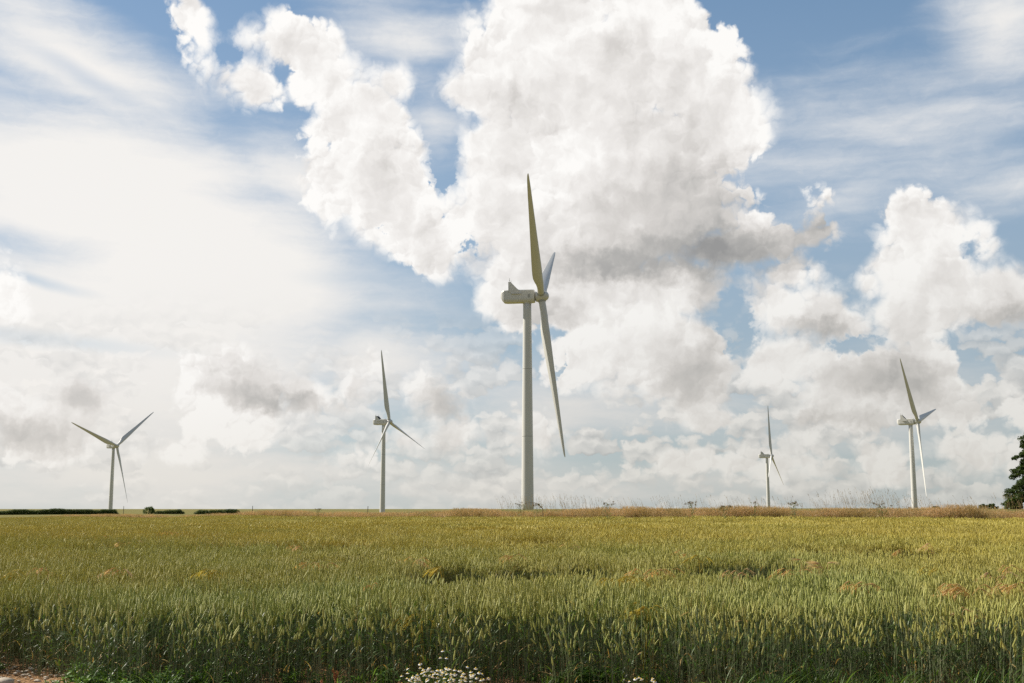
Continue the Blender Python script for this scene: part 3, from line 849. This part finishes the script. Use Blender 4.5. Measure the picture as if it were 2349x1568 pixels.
while px < 2650:
    sx = 0
    # walk along the strip in steps by azimuth
    a = math.atan((px - CX) / F)
    # find the distance where the ray meets the strip
    Dd = float(np.interp(px, [-320, 0, 400, 800, 1200, 2349, 2660], [330, 240, 160, 110, 85, 70, 66]))
    X0 = (px - CX) / F * Dd
    tall = float(vnoise(np.array([px + 500.]), np.array([3.]), .011, 5)[0])
    depth = 4.5
    k_ = 0.0
    wide = .75 * F / Dd
    low = float(np.interp(px, [0, 400, 1000, 1300, 2349], [.84, .90, 1.05, 1.13, 1.13]))
    while k_ < depth:
        xx, yy = X0 + U(-.3, .3), Dd + k_ + U(-.25, .25) + .3
        gi_ = rng.randrange(4) if vnoise(np.array([xx + 300.]), np.array([yy]), .35, 9)[0] < .62 else 4 + rng.randrange(2)
        pts.append((xx, yy, hz1(xx, yy) - .03)); rots.append((0, 0, U(-.5, .5)))
        sh = low * (1 + .22 * (vnoise(np.array([xx + 300.]), np.array([1.]), .25, 6)[0] - .5) - .02 * k_)
        scls.append((1, 1, sh)); idx.append(gi_)
        k_ += .75
    if px > 1150:
        for q_ in range(1 if tall < .45 else 2):
            xx, yy = X0 + U(-.4, .4), Dd + U(.5, 3.5)
            pts.append((xx, yy, hz1(xx, yy))); rots.append((0, 0, U(-.4, .4)))
            scls.append((1, 1, U(.92, 1.06) + .26 * tall)); idx.append(6 + rng.randrange(4))
    elif px > 640 and U(0, 1) < .25:
        pts.append((X0, Dd + 1, hz1(X0, Dd + 1))); rots.append((0, 0, U(-.4, .4))); scls.append((1, 1, .72)); idx.append(6 + rng.randrange(4))
    px += wide
print('grass', len(pts))
scatter('rough_grass', 'strip of dry pinkish tan grass with tall seed heads along the top of the field', 'grass', pts, rots, scls, idx, cg_)

# ------------------------------------------------------------------ weeds and low plants at the near edge
def low_weed(n, s_):
    mb = MB()
    for i in range(n):
        a_ = U(0, 6.28); r_ = U(0, s_); x, y = r_ * math.cos(a_), r_ * math.sin(a_); h = U(.03, .16)
        p = arc(x * .4, y * .4, 0, h, r_ * .6, a_, 2)
        tube(mb, p, .0022, 3, 'weed', False)
        for q in p[1:]:
            for k_ in range(4):
                leaf(mb, q[0], q[1], q[2], U(.03, .075), U(.006, .014), U(0, 6.28), U(.0, 1.0), 'weed', 3, U(.3, 1))
    return mb.mesh('low_weed')
def grass_clump(n):
    mb = MB()
    for i in range(n):
        leaf(mb, U(-.08, .08), U(-.08, .08), 0, U(.18, .42), U(.003, .007), U(0, 6.28), U(.9, 1.5), 'leaf' if U(0, 1) < .7 else 'weed', 5, U(.2, .9))
    return mb.mesh('grass_clump')
EW = [low_weed(22, .16) for _ in range(4)] + [grass_clump(22) for _ in range(4)]
ce = proto_collection('weed_source', EW)
pts, rots, scls, idx = [], [], [], []
for i in range(210):
    x = U(-8, 8); e = edge_y(x); yy = e + U(-.75, .45)
    if x < -5.0 and (yy < e - .02 or U(0, 1) < .5) : continue
    if x > -5.0 and U(0, 1) < .5: yy = e + U(.0, .6)
    if -1.35 < x < .15 and yy < 12.1: continue
    if .9 < x < 1.7 and yy < 12.1: continue
    pts.append((x, yy, hz1(x, yy))); rots.append((0, 0, U(0, 6.28)))
    k_ = U(.7, 1.3); scls.append((k_, k_, k_)); idx.append(rng.randrange(4) if (x < 1 and U(0, 1) < .5) else 4 + rng.randrange(4))
for (cx_, n_) in ((-4.2, 16), (-3.5, 9)):
    for i in range(n_):
        x, yy = cx_ + U(-.35, .35), 12.2 + U(-.25, .35)
        pts.append((x, yy, hz1(x, yy))); rots.append((0, 0, U(0, 6.28))); k_ = U(.8, 1.3); scls.append((k_, k_, k_)); idx.append(rng.randrange(4))
scatter('edge_weeds', 'low green weeds and grass blades at the foot of the wheat', 'weeds', pts, rots, scls, idx, ce)

# ------------------------------------------------------------------ barley plants bent over in the wheat
def barley(name, px, py, width, m, n, label, group, upright=False):
    # where the ray meets the top of the wheat
    D = 13.0
    for _ in range(60):
        p = at(px, py, D)
        D += (p.z - (hz1(p.x, p.y) + .80)) * 10.0 * (D / 25)
        D = min(max(D, 12.85), 90)
    p = at(px, py, D); g0 = hz1(p.x, p.y)
    root = empty('barley_plant', (p.x, p.y, g0)); tag(root, label, 'barley plant', group)
    W_ = 1.2 * width / F * D
    ms = MB()
    for i in range(n):
        me_ = MB()
        sx = U(-.5, .5) * W_; sy = U(-.08, .08)
        az_ = math.pi + U(-.7, .7) if U(0, 1) < .68 else U(-.7, .7)
        reach = U(.25, .5) * max(W_, .16); top = .80 - p.z + g0 + U(-.02, .07) + (p.z - g0) - .8 + (p.z - g0)
        top = (p.z - g0) + U(.05, .16)
        if upright: reach *= .2; top += .10
        pp = []
        for t_ in np.linspace(0, 1, 7):
            pp.append((sx + reach * t_ ** 3 * math.cos(az_), sy + reach * t_ ** 3 * math.sin(az_), top * (1 - (1 - t_) ** 2.2)))
        tube(ms, pp, .0032, 3, None, False)
        # nodding ear with long awns
        d = np.array((math.cos(az_), math.sin(az_) * .6, -.15 if not upright else .6)); d /= np.linalg.norm(d)
        q = np.array(pp[-1]); L_ = U(.07, .10); c_ = [q]
        for k_ in range(4):
            d = d + np.array((0, 0, -.16)); d /= np.linalg.norm(d); c_.append(c_[-1] + d * L_ / 4)
        tube(me_, c_, [.006, .0085, .0085, .007, .003], 5, None, True)
        for k_ in range(16):
            s0 = c_[1 + k_ % 4]; a1 = d + np.array((U(-.28, .28), U(-.28, .28), U(-.25, .35))); a1 /= np.linalg.norm(a1)
            l2 = U(.09, .16)
            ribbon(me_, [s0, s0 + a1 * l2 * .5, s0 + a1 * l2 + np.array((0, 0, -.012))], [.0022, .0020, .0008], (U(-1, 1), U(-1, 1), U(-1, 1)), None)
        me_.build('ear', m, root)
    ms.build('stems', m, root)
    return root
GB = 'bent barley plants standing in the wheat'
BL = [
    (2200, 1368, 62, 'barley', 13, 'largest drooping orange barley plant, near the right edge of the field'),
    (2215, 1425, 30, 'barley_pale', 4, 'pale straw barley hanging below the largest orange barley plant'),
    (1500, 1329, 48, 'barley', 10, 'broad orange barley tuft right of the long dark gap in the wheat'),
    (1438, 1346, 50, 'barley_gold', 12, 'yellow green arching barley tuft beside the broad orange tuft'),
    (1700, 1327, 34, 'barley_pale', 4, 'pale barley stalks lying flat across a dark gap in the wheat'),
    (1812, 1326, 38, 'barley', 8, 'orange barley tuft just right of the flat pale stalks'),
    (1842, 1312, 8, 'barley_pale', 2, 'single straw coloured barley stalk standing upright above the wheat'),
    (1887, 1328, 22, 'barley_pale', 4, 'small pale barley tuft right of the upright straw stalk'),
    (1985, 1360, 44, 'barley', 5, 'low orange barley tuft between the pale tuft and the largest plant'),
    (2070, 1278, 18, 'barley', 5, 'small orange barley tuft far out in the right of the field'),
    (1570, 1280, 26, 'barley', 5, 'small orange barley tuft behind the broad orange tuft'),
    (1600, 1292, 22, 'barley_gold', 4, 'small golden barley tuft right beside a small orange one'),
    (724, 1311, 34, 'barley', 9, 'bright orange barley tuft in the left middle of the field'),
    (487, 1326, 28, 'barley_gold', 6, 'golden barley tuft left of the bright orange one'),
    (945, 1299, 30, 'barley', 7, 'orange barley tuft below the turbine between hedge and tallest turbine'),
    (106, 1322, 24, 'barley_pale', 5, 'pale barley tuft near the left edge of the field'),
    (24, 1332, 30, 'barley_gold', 5, 'golden barley tuft at the very left edge of the field'),
    (266, 1325, 26, 'barley_pale', 5, 'pale barley tuft between the left edge tuft and the golden tuft'),
    (856, 1353, 16, 'barley', 3, 'tiny deep orange barley tuft left of the long dark gap'),
    (685, 1266, 20, 'barley_pale', 4, 'small pale barley tuft far behind the bright orange tuft'),
    (300, 1254, 26, 'barley_pale', 4, 'small pale barley tuft far out on the left under the bush'),
    (380, 1231, 22, 'barley', 4, 'farthest small orange barley tuft below the round bush'),
    (232, 1240, 20, 'barley', 4, 'far small orange barley tuft below the left turbine'),
    (1010, 1318, 22, 'barley_gold', 4, 'small golden barley tuft just above the long dark gap'),
    (2335, 1362, 40, 'barley', 7, 'orange barley tuft cut by the right edge of the view'),
    (2290, 1336, 34, 'barley_pale', 5, 'pale barley tuft above and right of the largest plant'),
    (2330, 1318, 26, 'barley', 4, 'small orange barley tuft near the top right of the near wheat'),
    (2150, 1322, 26, 'barley_gold', 4, 'golden barley tuft above and left of the largest plant'),
    (1478, 1416, 30, 'barley_gold', 6, 'yellow barley tuft low in the near wheat, right of centre'),
    (960, 1440, 44, 'barley_gold', 5, 'greenish gold barley bent low in the near wheat above the daisies'),
    (1180, 1288, 20, 'barley', 4, 'small orange barley tuft directly below the tallest turbine'),
    (1310, 1262, 18, 'barley_pale', 3, 'small pale barley tuft far out, right of the tallest tower'),
    (2140, 1262, 18, 'barley_pale', 3, 'small pale barley tuft far out under the right turbine'),
]
for (px, py, w_, m_, n_, lb) in BL:
    barley('barley', px, py, w_, m_, int(n_ * 1.5) if 'single' not in lb else 1, lb, GB, upright=('upright' in lb))

# ------------------------------------------------------------------ daisies
def flower_meshes():
    mp = MB(); n = 14
    for k_ in range(n):
        a = 2 * math.pi * k_ / n
        c, s = math.cos(a), math.sin(a); dx_, dy_ = -s, c
        r0, r1, w0, w1 = .0045, .0135, .0012, .0022
        mp.add([(c * r0 - dx_ * w0, s * r0 - dy_ * w0, 0), (c * r0 + dx_ * w0, s * r0 + dy_ * w0, 0), (c * r1 + dx_ * w1, s * r1 + dy_ * w1, -.004), (c * (r1 + .0015), s * (r1 + .0015), -.0048), (c * r1 - dx_ * w1, s * r1 - dy_ * w1, -.004)], [(0, 1, 2, 3, 4)])
    md = MB(); lathe(md, [(.0055, -.0005), (.0058, .0015), (.0045, .0045), (.002, .0062), (.0004, .0065)], 10)
    return mp.mesh('petals', 'petal'), md.mesh('flower_disc', 'disc', True)
PET, DISC = flower_meshes()
def daisy(px, py0, X_, Y_, n, rx, ry, h0, h1, label, group, fs=1.35, extra=()):
    g0 = hz1(X_, Y_)
    root = empty('daisy_plant', (X_, Y_, g0)); tag(root, label, 'daisy plant', group)
    st = MB()
    places = []
    for i in range(n):
        a_ = U(0, 6.28); q = math.sqrt(U(0, 1))
        u_, v_ = q * math.cos(a_) * rx, q * math.sin(a_) * ry
        h = U(h0, h1) * (1 - .28 * q * q) ; places.append((u_, v_, h))
    places += list(extra)
    for (u_, v_, h) in places:
        b = (u_ * .55, v_ * .55 , 0)
        mid = (u_ * .8, v_ * .8, h * .6)
        tube(st, [b, mid, (u_, v_, h)], [.002, .0016, .0012], 3, None, False)
        for k_ in range(3):
            t_ = U(.2, .85)
            leaf(st, b[0] + (u_ - b[0]) * t_, b[1] + (v_ - b[1]) * t_, h * t_, U(.02, .05), .002, U(0, 6.28), U(.2, 1.1), None, 2, .4)
        f = bpy.data.objects.new('flower', PET); col.objects.link(f); f.parent = root
        f.location = (u_, v_, h); k_ = fs * U(.85, 1.15); f.scale = (k_, k_, k_)
        f.rotation_euler = (U(-.2, .65), U(-.35, .35), U(0, 6.28))
        d_ = bpy.data.objects.new('flower_disc', DISC); col.objects.link(d_); d_.parent = f
    st.build('stems', 'weed', root)
    return root
GD = 'daisy plants at the near edge of the field'
def xat(px, Y_): return (px - CX) / F * Y_
daisy(0, 0, xat(1005, 11.55), 11.55, 88, .36, .22, .20, .37, 'dense bush of white daisies at the bottom centre of the field edge', GD,
      extra=[(.06, .1, .49), (-.16, .05, .37), (.10, .1, .42), (.04, .05, .43), (-.28, .0, .33)])
daisy(0, 0, xat(1080, 11.55), 11.6, 34, .20, .15, .18, .35, 'smaller daisy plant touching the right side of the dense daisy bush', GD)
daisy(0, 0, xat(1470, 11.55), 11.55, 14, .17, .13, .18, .31, 'small daisy plant with few white flowers, right of centre', GD)
daisy(0, 0, xat(255, 12.3), 12.35, 16, .26, .14, .08, .26, 'sparse white flowered daisy plant beside the bare soil at the left', GD, .9)

# ------------------------------------------------------------------ dock plants with rusty seed spikes
def dock(X_, Y_, h, label, group='dock plants with rusty seed spikes'):
    g0 = hz1(X_, Y_); root = empty('dock_plant', (X_, Y_, g0)); tag(root, label, 'dock plant', group)
    st = MB(); sd = MB(); lf = MB()
    tube(st, [(0, 0, 0), (.01, 0, h * .5), (.0, .01, h)], [.005, .004, .002], 5)
    for b_ in range(7):
        z = h * U(.35, .9); a_ = U(0, 6.28); L_ = h * U(.15, .3)
        e_ = (math.cos(a_) * L_ * .6, math.sin(a_) * L_ * .6, z + L_)
        tube(st, [(0, 0, z), (e_[0] * .6, e_[1] * .6, z + L_ * .4), e_], .0016, 3, None, False)
        for k_ in range(46):
            t_ = U(.1, 1); q = np.array((e_[0] * t_, e_[1] * t_, z + L_ * t_)) + np.array((U(-1, 1), U(-1, 1), U(-1, 1))) * h * .02
            s_ = U(.004, .009) * (1 + h * .4)
            ribbon(sd, [q, q + np.array((U(-1, 1), U(-1, 1), U(-1, 1))) * s_ * 1.2], [s_, s_ * .5], (U(-1, 1), U(-1, 1), U(-1, 1)), None)
    for k_ in range(6): leaf(lf, 0, 0, h * U(.02, .4), U(.12, .25), U(.015, .03), U(0, 6.28), U(.3, 1.1), None, 4, U(.5, 1.2))
    st.build('stem', 'dock', root); sd.build('seed_head', 'dock', root); lf.build('leaves', 'weed', root)
dock(xat(783, 11.7), 11.72, .27, 'rusty dock spike in front of the stems, left of the daisy bush')
dock(xat(752, 11.65), 11.68, .20, 'shorter rusty dock spike at the very bottom, left of the taller one')

# ------------------------------------------------------------------ broad leaved weeds standing in the rough grass
def umbel(px, Y_, top_py, kind_, label, group='tall weeds standing above the rough grass'):
    X_ = xat(px, Y_); g0 = hz1(X_, Y_); h = at(px, top_py + 3, Y_).z - g0
    root = empty('tall_weed', (X_, Y_, g0)); tag(root, label, 'weed', group)
    st = MB(); hd = MB(); lf = MB()
    tube(st, [(0, 0, 0), (.04, 0, h * .5), (-.03, 0, h * .86)], [.012, .010, .007], 5)
    nb = 8 if kind_ != 'single' else 2
    for b_ in range(nb):
        z = h * U(.55, .86); sp = U(.12, .55) if kind_ != 'single' else U(.02, .12); a_ = U(0, 6.28)
        e_ = np.array((math.cos(a_) * sp, math.sin(a_) * sp, h * U(.86, 1.0)))
        tube(st, [(-.03 * z / h, 0, z), (e_[0] * .6, e_[1] * .6, (z + e_[2]) / 2), e_], .005, 4, None, False)
        if kind_ == 'umbel':
            for k_ in range(14):
                a2 = U(0, 6.28); r2 = U(0, .11); q = e_ + np.array((math.cos(a2) * r2, math.sin(a2) * r2, .04 + U(-.01, .02)))
                tube(hd, [e_, q], .003, 3, None, False); tube(hd, [q, q + np.array((0, 0, .02))], [.017, .012], 5, None)
        else:
            for k_ in range(30):
                q = e_ + np.array((U(-1, 1), U(-1, 1), U(-1, 1))) * .055
                ribbon(hd, [q, q + np.array((U(-1, 1), U(-1, 1), U(-.2, 1))) * .05], [.014, .008], (U(-1, 1), U(-1, 1), U(-1, 1)), None)
    for k_ in range(60):
        z = h * U(.35, .95); a_ = U(0, 6.28); r_ = U(0, .28)
        leaf(lf, math.cos(a_) * r_, math.sin(a_) * r_, z, U(.10, .26), U(.018, .04), a_, U(.1, .9), None, 3, U(.4, 1.2))
    st.build('stem', 'weeddark', root); hd.build('flower_heads', 'seed', root); lf.build('leaves', 'weeddark', root)
umbel(1390, 74, 1148, 'umbel', 'branching umbel weed right of the tallest turbine')
umbel(1583, 72, 1146, 'thistle', 'tallest leafy thistle on the skyline, between the tallest and smallest turbines')
umbel(1725, 71, 1148, 'single', 'thin weed with one brown head, just left of the smallest turbine')
umbel(1815, 70, 1149, 'thistle', 'bushy brown headed weed just right of the smallest turbine')
umbel(1195, 84, 1152, 'umbel', 'short weed left of the tallest tower foot')
umbel(735, 118, 1164, 'umbel', 'small weed left of the second turbine in the rough grass')
umbel(1232, 82, 1154, 'thistle', 'dark weed right against the foot of the tallest tower')
umbel(1655, 72, 1158, 'thistle', 'low green thistle in the grass left of the smallest turbine')
umbel(2015, 70, 1152, 'thistle', 'rounded brown weed left of the right turbine')
# arching dead bramble by the tallest tower
Yb = 84.0
p0, p1, p2, p3 = at(1245, 1168, Yb), at(1236, 1158, Yb), at(1226, 1154, Yb), at(1214, 1153, Yb)
br = empty('bramble_stem', (p0.x, p0.y, hz1(p0.x, p0.y))); tag(br, 'dead arching stem beside the foot of the tallest turbine', 'bramble stem')
mb = MB(); o0 = Vector(br.location)
tube(mb, [(0, 0, 0)] + [tuple(p - o0) for p in (p0, p1, p2, p3)], [.03, .032, .03, .02, .01], 6)
mb.build('stem', 'seed', br)
mb = MB()
for k_ in range(14): leaf(mb, *(tuple(p1 - o0)), U(.1, .25), .02, U(0, 6.28), U(.2, 1.2), None, 3, 1)
mb.build('leaves', 'weeddark', br)

# ------------------------------------------------------------------ marker posts on the skyline
def post(px, Y_, top_py, r_, label):
    X_ = xat(px, Y_); g0 = hz1(X_, Y_) - .2; h = at(px, top_py, Y_).z - g0
    root = empty('marker_post', (X_, Y_, g0)); tag(root, label, 'post', 'thin posts on the skyline')
    mb = MB(); tube(mb, [(0, 0, 0), (.01, 0, h * .5), (.03, 0, h)], [r_, r_, r_ * .85], 8); mb.build('pole', 'wood', root)
    mb = MB(); tube(mb, [(.03, 0, h), (.03, 0, h + .06)], [r_ * 1.35, r_ * .9], 8); mb.build('post_cap', 'wood', root)
post(293, 505, 1162, .12, 'tall thin post on the skyline right of the long hedge')
post(585.5, 340, 1161.5, .09, 'thin post on the skyline right of the last low hedge')
post(847, 150, 1163, .045, 'shortest post, left of the foot of the second turbine from the left')

# ------------------------------------------------------------------ hedges, bushes and the big tree: leaf clusters
def leaf_cloud(mb, centres, radii, per, size, m=None, flat=.5):
    """many small leaf faces gathered in clumps"""
    rs_ = np.random.RandomState(rng.randrange(10 ** 6))
    V_, Fc = [], []
    k_ = 0
    for c, r_ in zip(centres, radii):
        n = per
        d = rs_.normal(size=(n, 3)); d /= np.linalg.norm(d, axis=1)[:, None]
        rad = r_ * (rs_.rand(n) ** .45)
        pz = np.array(c) + d * rad[:, None] * np.array((1, 1, flat))
        u = rs_.normal(size=(n, 3)); u[:, 2] *= .5; u /= np.linalg.norm(u, axis=1)[:, None]
        w = np.cross(u, rs_.normal(size=(n, 3))); w /= np.linalg.norm(w, axis=1)[:, None]
        s_ = size * (.6 + .8 * rs_.rand(n))[:, None]
        q = np.stack([pz - u * s_, pz + w * s_ * .5, pz + u * s_, pz - w * s_ * .5], 1).reshape(-1, 3)
        V_.append(q); Fc += [(k_ + 4 * i, k_ + 4 * i + 1, k_ + 4 * i + 2, k_ + 4 * i + 3) for i in range(n)]
        k_ += 4 * n
    mb.add(np.concatenate(V_), Fc, m)
GH = 'clipped hedges on the left skyline'
def hedge(px0, px1, Y_, top0, base_py, label, bumpy=.6, gaps=True):
    X0, X1 = xat(px0, Y_), xat(px1, Y_); zb = at((px0 + px1) / 2, base_py, Y_).z
    root = empty('hedge', ((X0 + X1) / 2, Y_, hz1((X0 + X1) / 2, Y_) if False else zb)); tag(root, label, 'hedge', GH)
    L_ = X1 - X0; H_ = at(px0, top0, Y_).z - zb
    fo = MB(); tr = MB(); cs, rr = [], []
    n = int(L_ / .42)
    for i in range(n):
        u_ = -L_ / 2 + L_ * (i + .5) / n
        endf = min(1, (L_ / 2 - abs(u_)) / 2.5 + .35)
        top = H_ * (1 + bumpy * (vnoise(np.array([u_ + 99.]), np.array([5.]), .22, 21)[0] - .5) + .12 * (vnoise(np.array([u_ + 99.]), np.array([5.]), .9, 22)[0] - .5)) * endf
        z = .30
        while z < top - .25:
            for dy_ in (-.7, 0, .7):
                cs.append((u_ + U(-.2, .2), dy_ + U(-.3, .3), z + U(-.1, .1))); rr.append(U(.42, .62))
            z += .38
        cs.append((u_, U(-.5, .5), top - .22)); rr.append(U(.25, .45))
        if i % 3 == 0: tube(tr, [(u_, U(-.2, .2), -.3), (u_ + U(-.2, .2), 0, top * .55)], [.08, .04], 5)
    leaf_cloud(fo, cs, rr, 34, .13, None, .9)
    fo.build('foliage', 'hedgeleaf', root); tr.build('trunks', 'bark', root)
hedge(-60, 281, 520, 1170.0, 1182.5, 'long dark hedge on the left skyline in front of the left turbine')
hedge(363, 431, 520, 1171.2, 1180, 'short low hedge right of the round bush')
hedge(455, 560, 420, 1170.5, 1180, 'low hedge partly behind the pink grass, the one nearest the second turbine')

def bush(px, Y_, top_py, base_py, wpx, label, m='bushleaf', group=None, lean=0, per=46, size=None, nclump=60):
    X_ = xat(px, Y_); zb = at(px, base_py, Y_).z; H_ = at(px, top_py, Y_).z - zb; W_ = wpx / F * Y_ / 2
    root = empty('bush', (X_, Y_, zb)); tag(root, label, 'bush', group)
    fo = MB(); tr = MB(); cs, rr = [], []
    for i in range(nclump):
        a_ = U(0, 6.28); q = U(.2, 1) ** .5; el_ = U(0, 1)
        r_ = W_ * q * math.sqrt(max(0, 1 - (el_ * 1.0 - .35) ** 2 / .55)) * .85
        cs.append((math.cos(a_) * r_, math.sin(a_) * r_ * .8, H_ * (.08 + .82 * el_))); rr.append(min(W_, H_) * U(.16, .30))
    for i in range(5): tube(tr, [(U(-.2, .2) * W_, 0, -.4), (U(-.5, .5) * W_, U(-.2, .2), H_ * .6)], [.05 * H_ * .6, .015], 5)
    leaf_cloud(fo, cs, rr, per, size or H_ * .045, None, .85)
    fo.build('foliage', m, root); tr.build('trunks', 'bark', root)
bush(351.5, 515, 1162.0, 1181.0, 30, 'round bright green bush on the left skyline between two hedges', 'bushleaf', None)
bush(2257, 150, 1156.5, 1169, 50, 'low dark bush on the skyline left of the big tree', 'crown', None, size=.11)
bush(2137, 150, 1162.2, 1170, 22, 'smallest dark bush on the skyline just right of the right turbine', 'crown', None, size=.08)
bush(2313, 142, 1142, 1172, 44, 'yellow green bush at the foot of the big tree', 'bushleaf', None, size=.10, nclump=80, per=60)

def big_tree(px, Y_, top_py, label):
    X_ = xat(px, Y_); zb = hz1(X_, Y_); H_ = at(px, top_py, Y_).z - zb
    root = empty('big_tree', (X_, Y_, zb)); tag(root, label, 'tree')
    tr = MB(); fo = MB()
    tube(tr, [(0, 0, -.3), (.05, 0, H_ * .25), (-.05, .1, H_ * .6), (0, 0, H_ * .93)], [.42, .33, .18, .04], 10)
    cs, rr = [], []
    nb = 130
    for i in range(nb):
        t_ = (i + .5) / nb; z0 = H_ * (.08 + .86 * t_)
        a_ = i * 2.39996 + U(-.3, .3)
        reach = (5.7 * (1 - t_) ** .46 + .3) * U(.78, 1.06)
        zt = z0 + reach * .10 - reach * .22
        e_ = np.array((math.cos(a_) * reach, math.sin(a_) * reach, zt))
        m_ = np.array((math.cos(a_) * reach * .5, math.sin(a_) * reach * .5, z0 + reach * .16))
        tube(tr, [(0, 0, z0), m_, e_], [.09 * (1 - t_) + .03, .05, .015], 5, None, False)
        nn = int(4 + reach * 3.4)
        for k_ in range(nn):
            u_ = .25 + .75 * (k_ + .5) / nn
            q = (1 - u_) ** 2 * np.array((0, 0, z0)) + 2 * u_ * (1 - u_) * m_ + u_ ** 2 * e_
            cs.append(q + np.array((U(-.35, .35), U(-.35, .35), U(-.15, .22)))); rr.append(U(.28, .52))
    leaf_cloud(fo, cs, rr, 64, .12, None, .62)
    tr.build('trunk', 'bark', root); fo.build('crown', 'crown', root)
big_tree(2404, 145, 945, 'tall dark tree at the right edge, its boughs cut by the frame')

# ------------------------------------------------------------------ stones on the bare soil
k_ = 0
SP = [(-5.45, 12.62, .085, 'palest and largest stone on the bare soil, at the bottom left'), (-5.75, 13.1, .035, 'small pale stone on the bare soil, left of the largest stone'),
      (-4.95, 12.75, .04, 'brown stone on the bare soil, right of the largest stone'), (-6.05, 12.75, .045, 'pale stone at the far left of the bare soil')]
for (x, y, r_, lb) in SP:
    mb = MB(); rings = []
    for i in range(7):
        ph = math.pi * (i + .02) / 6.04; n = 10; th = np.arange(n) * 2 * math.pi / n
        rj = np.array([1 + U(-.16, .16) for _ in range(n)])
        rings.append(np.stack([r_ * 1.25 * math.sin(ph) * np.cos(th) * rj, r_ * math.sin(ph) * np.sin(th) * rj, np.full(n, -r_ * .62 * math.cos(ph)) + U(-.05, .05) * r_], -1))
    ring_loft(mb, rings)
    o = mb.build('stone', 'stone', None, True, (x, y, hz1(x, y) + r_ * .35 + .01)); tag(o, lb, 'stone', 'stones on the bare soil')
peb = MB()
for i in range(520):
    x, y = U(-6.6, -4.2), U(11.6, 14.2); r_ = abs(rng.gauss(0, .012)) + .005
    rings = []
    for j in range(4):
        ph = math.pi * (j + .05) / 3.1; n = 6; th = np.arange(n) * 2 * math.pi / n
        rj = np.array([1 + U(-.25, .25) for _ in range(n)])
        rings.append(np.stack([x + r_ * 1.2 * math.sin(ph) * np.cos(th) * rj, y + r_ * math.sin(ph) * np.sin(th) * rj, hz1(x, y) + .004 + r_ * .3 + np.full(n, -r_ * .6 * math.cos(ph))], -1))
    ring_loft(peb, rings)
o = peb.build('gravel', 'stone'); tag(o, 'small pebbles and crumbs of earth scattered on the bare soil', 'gravel', kind='stuff')
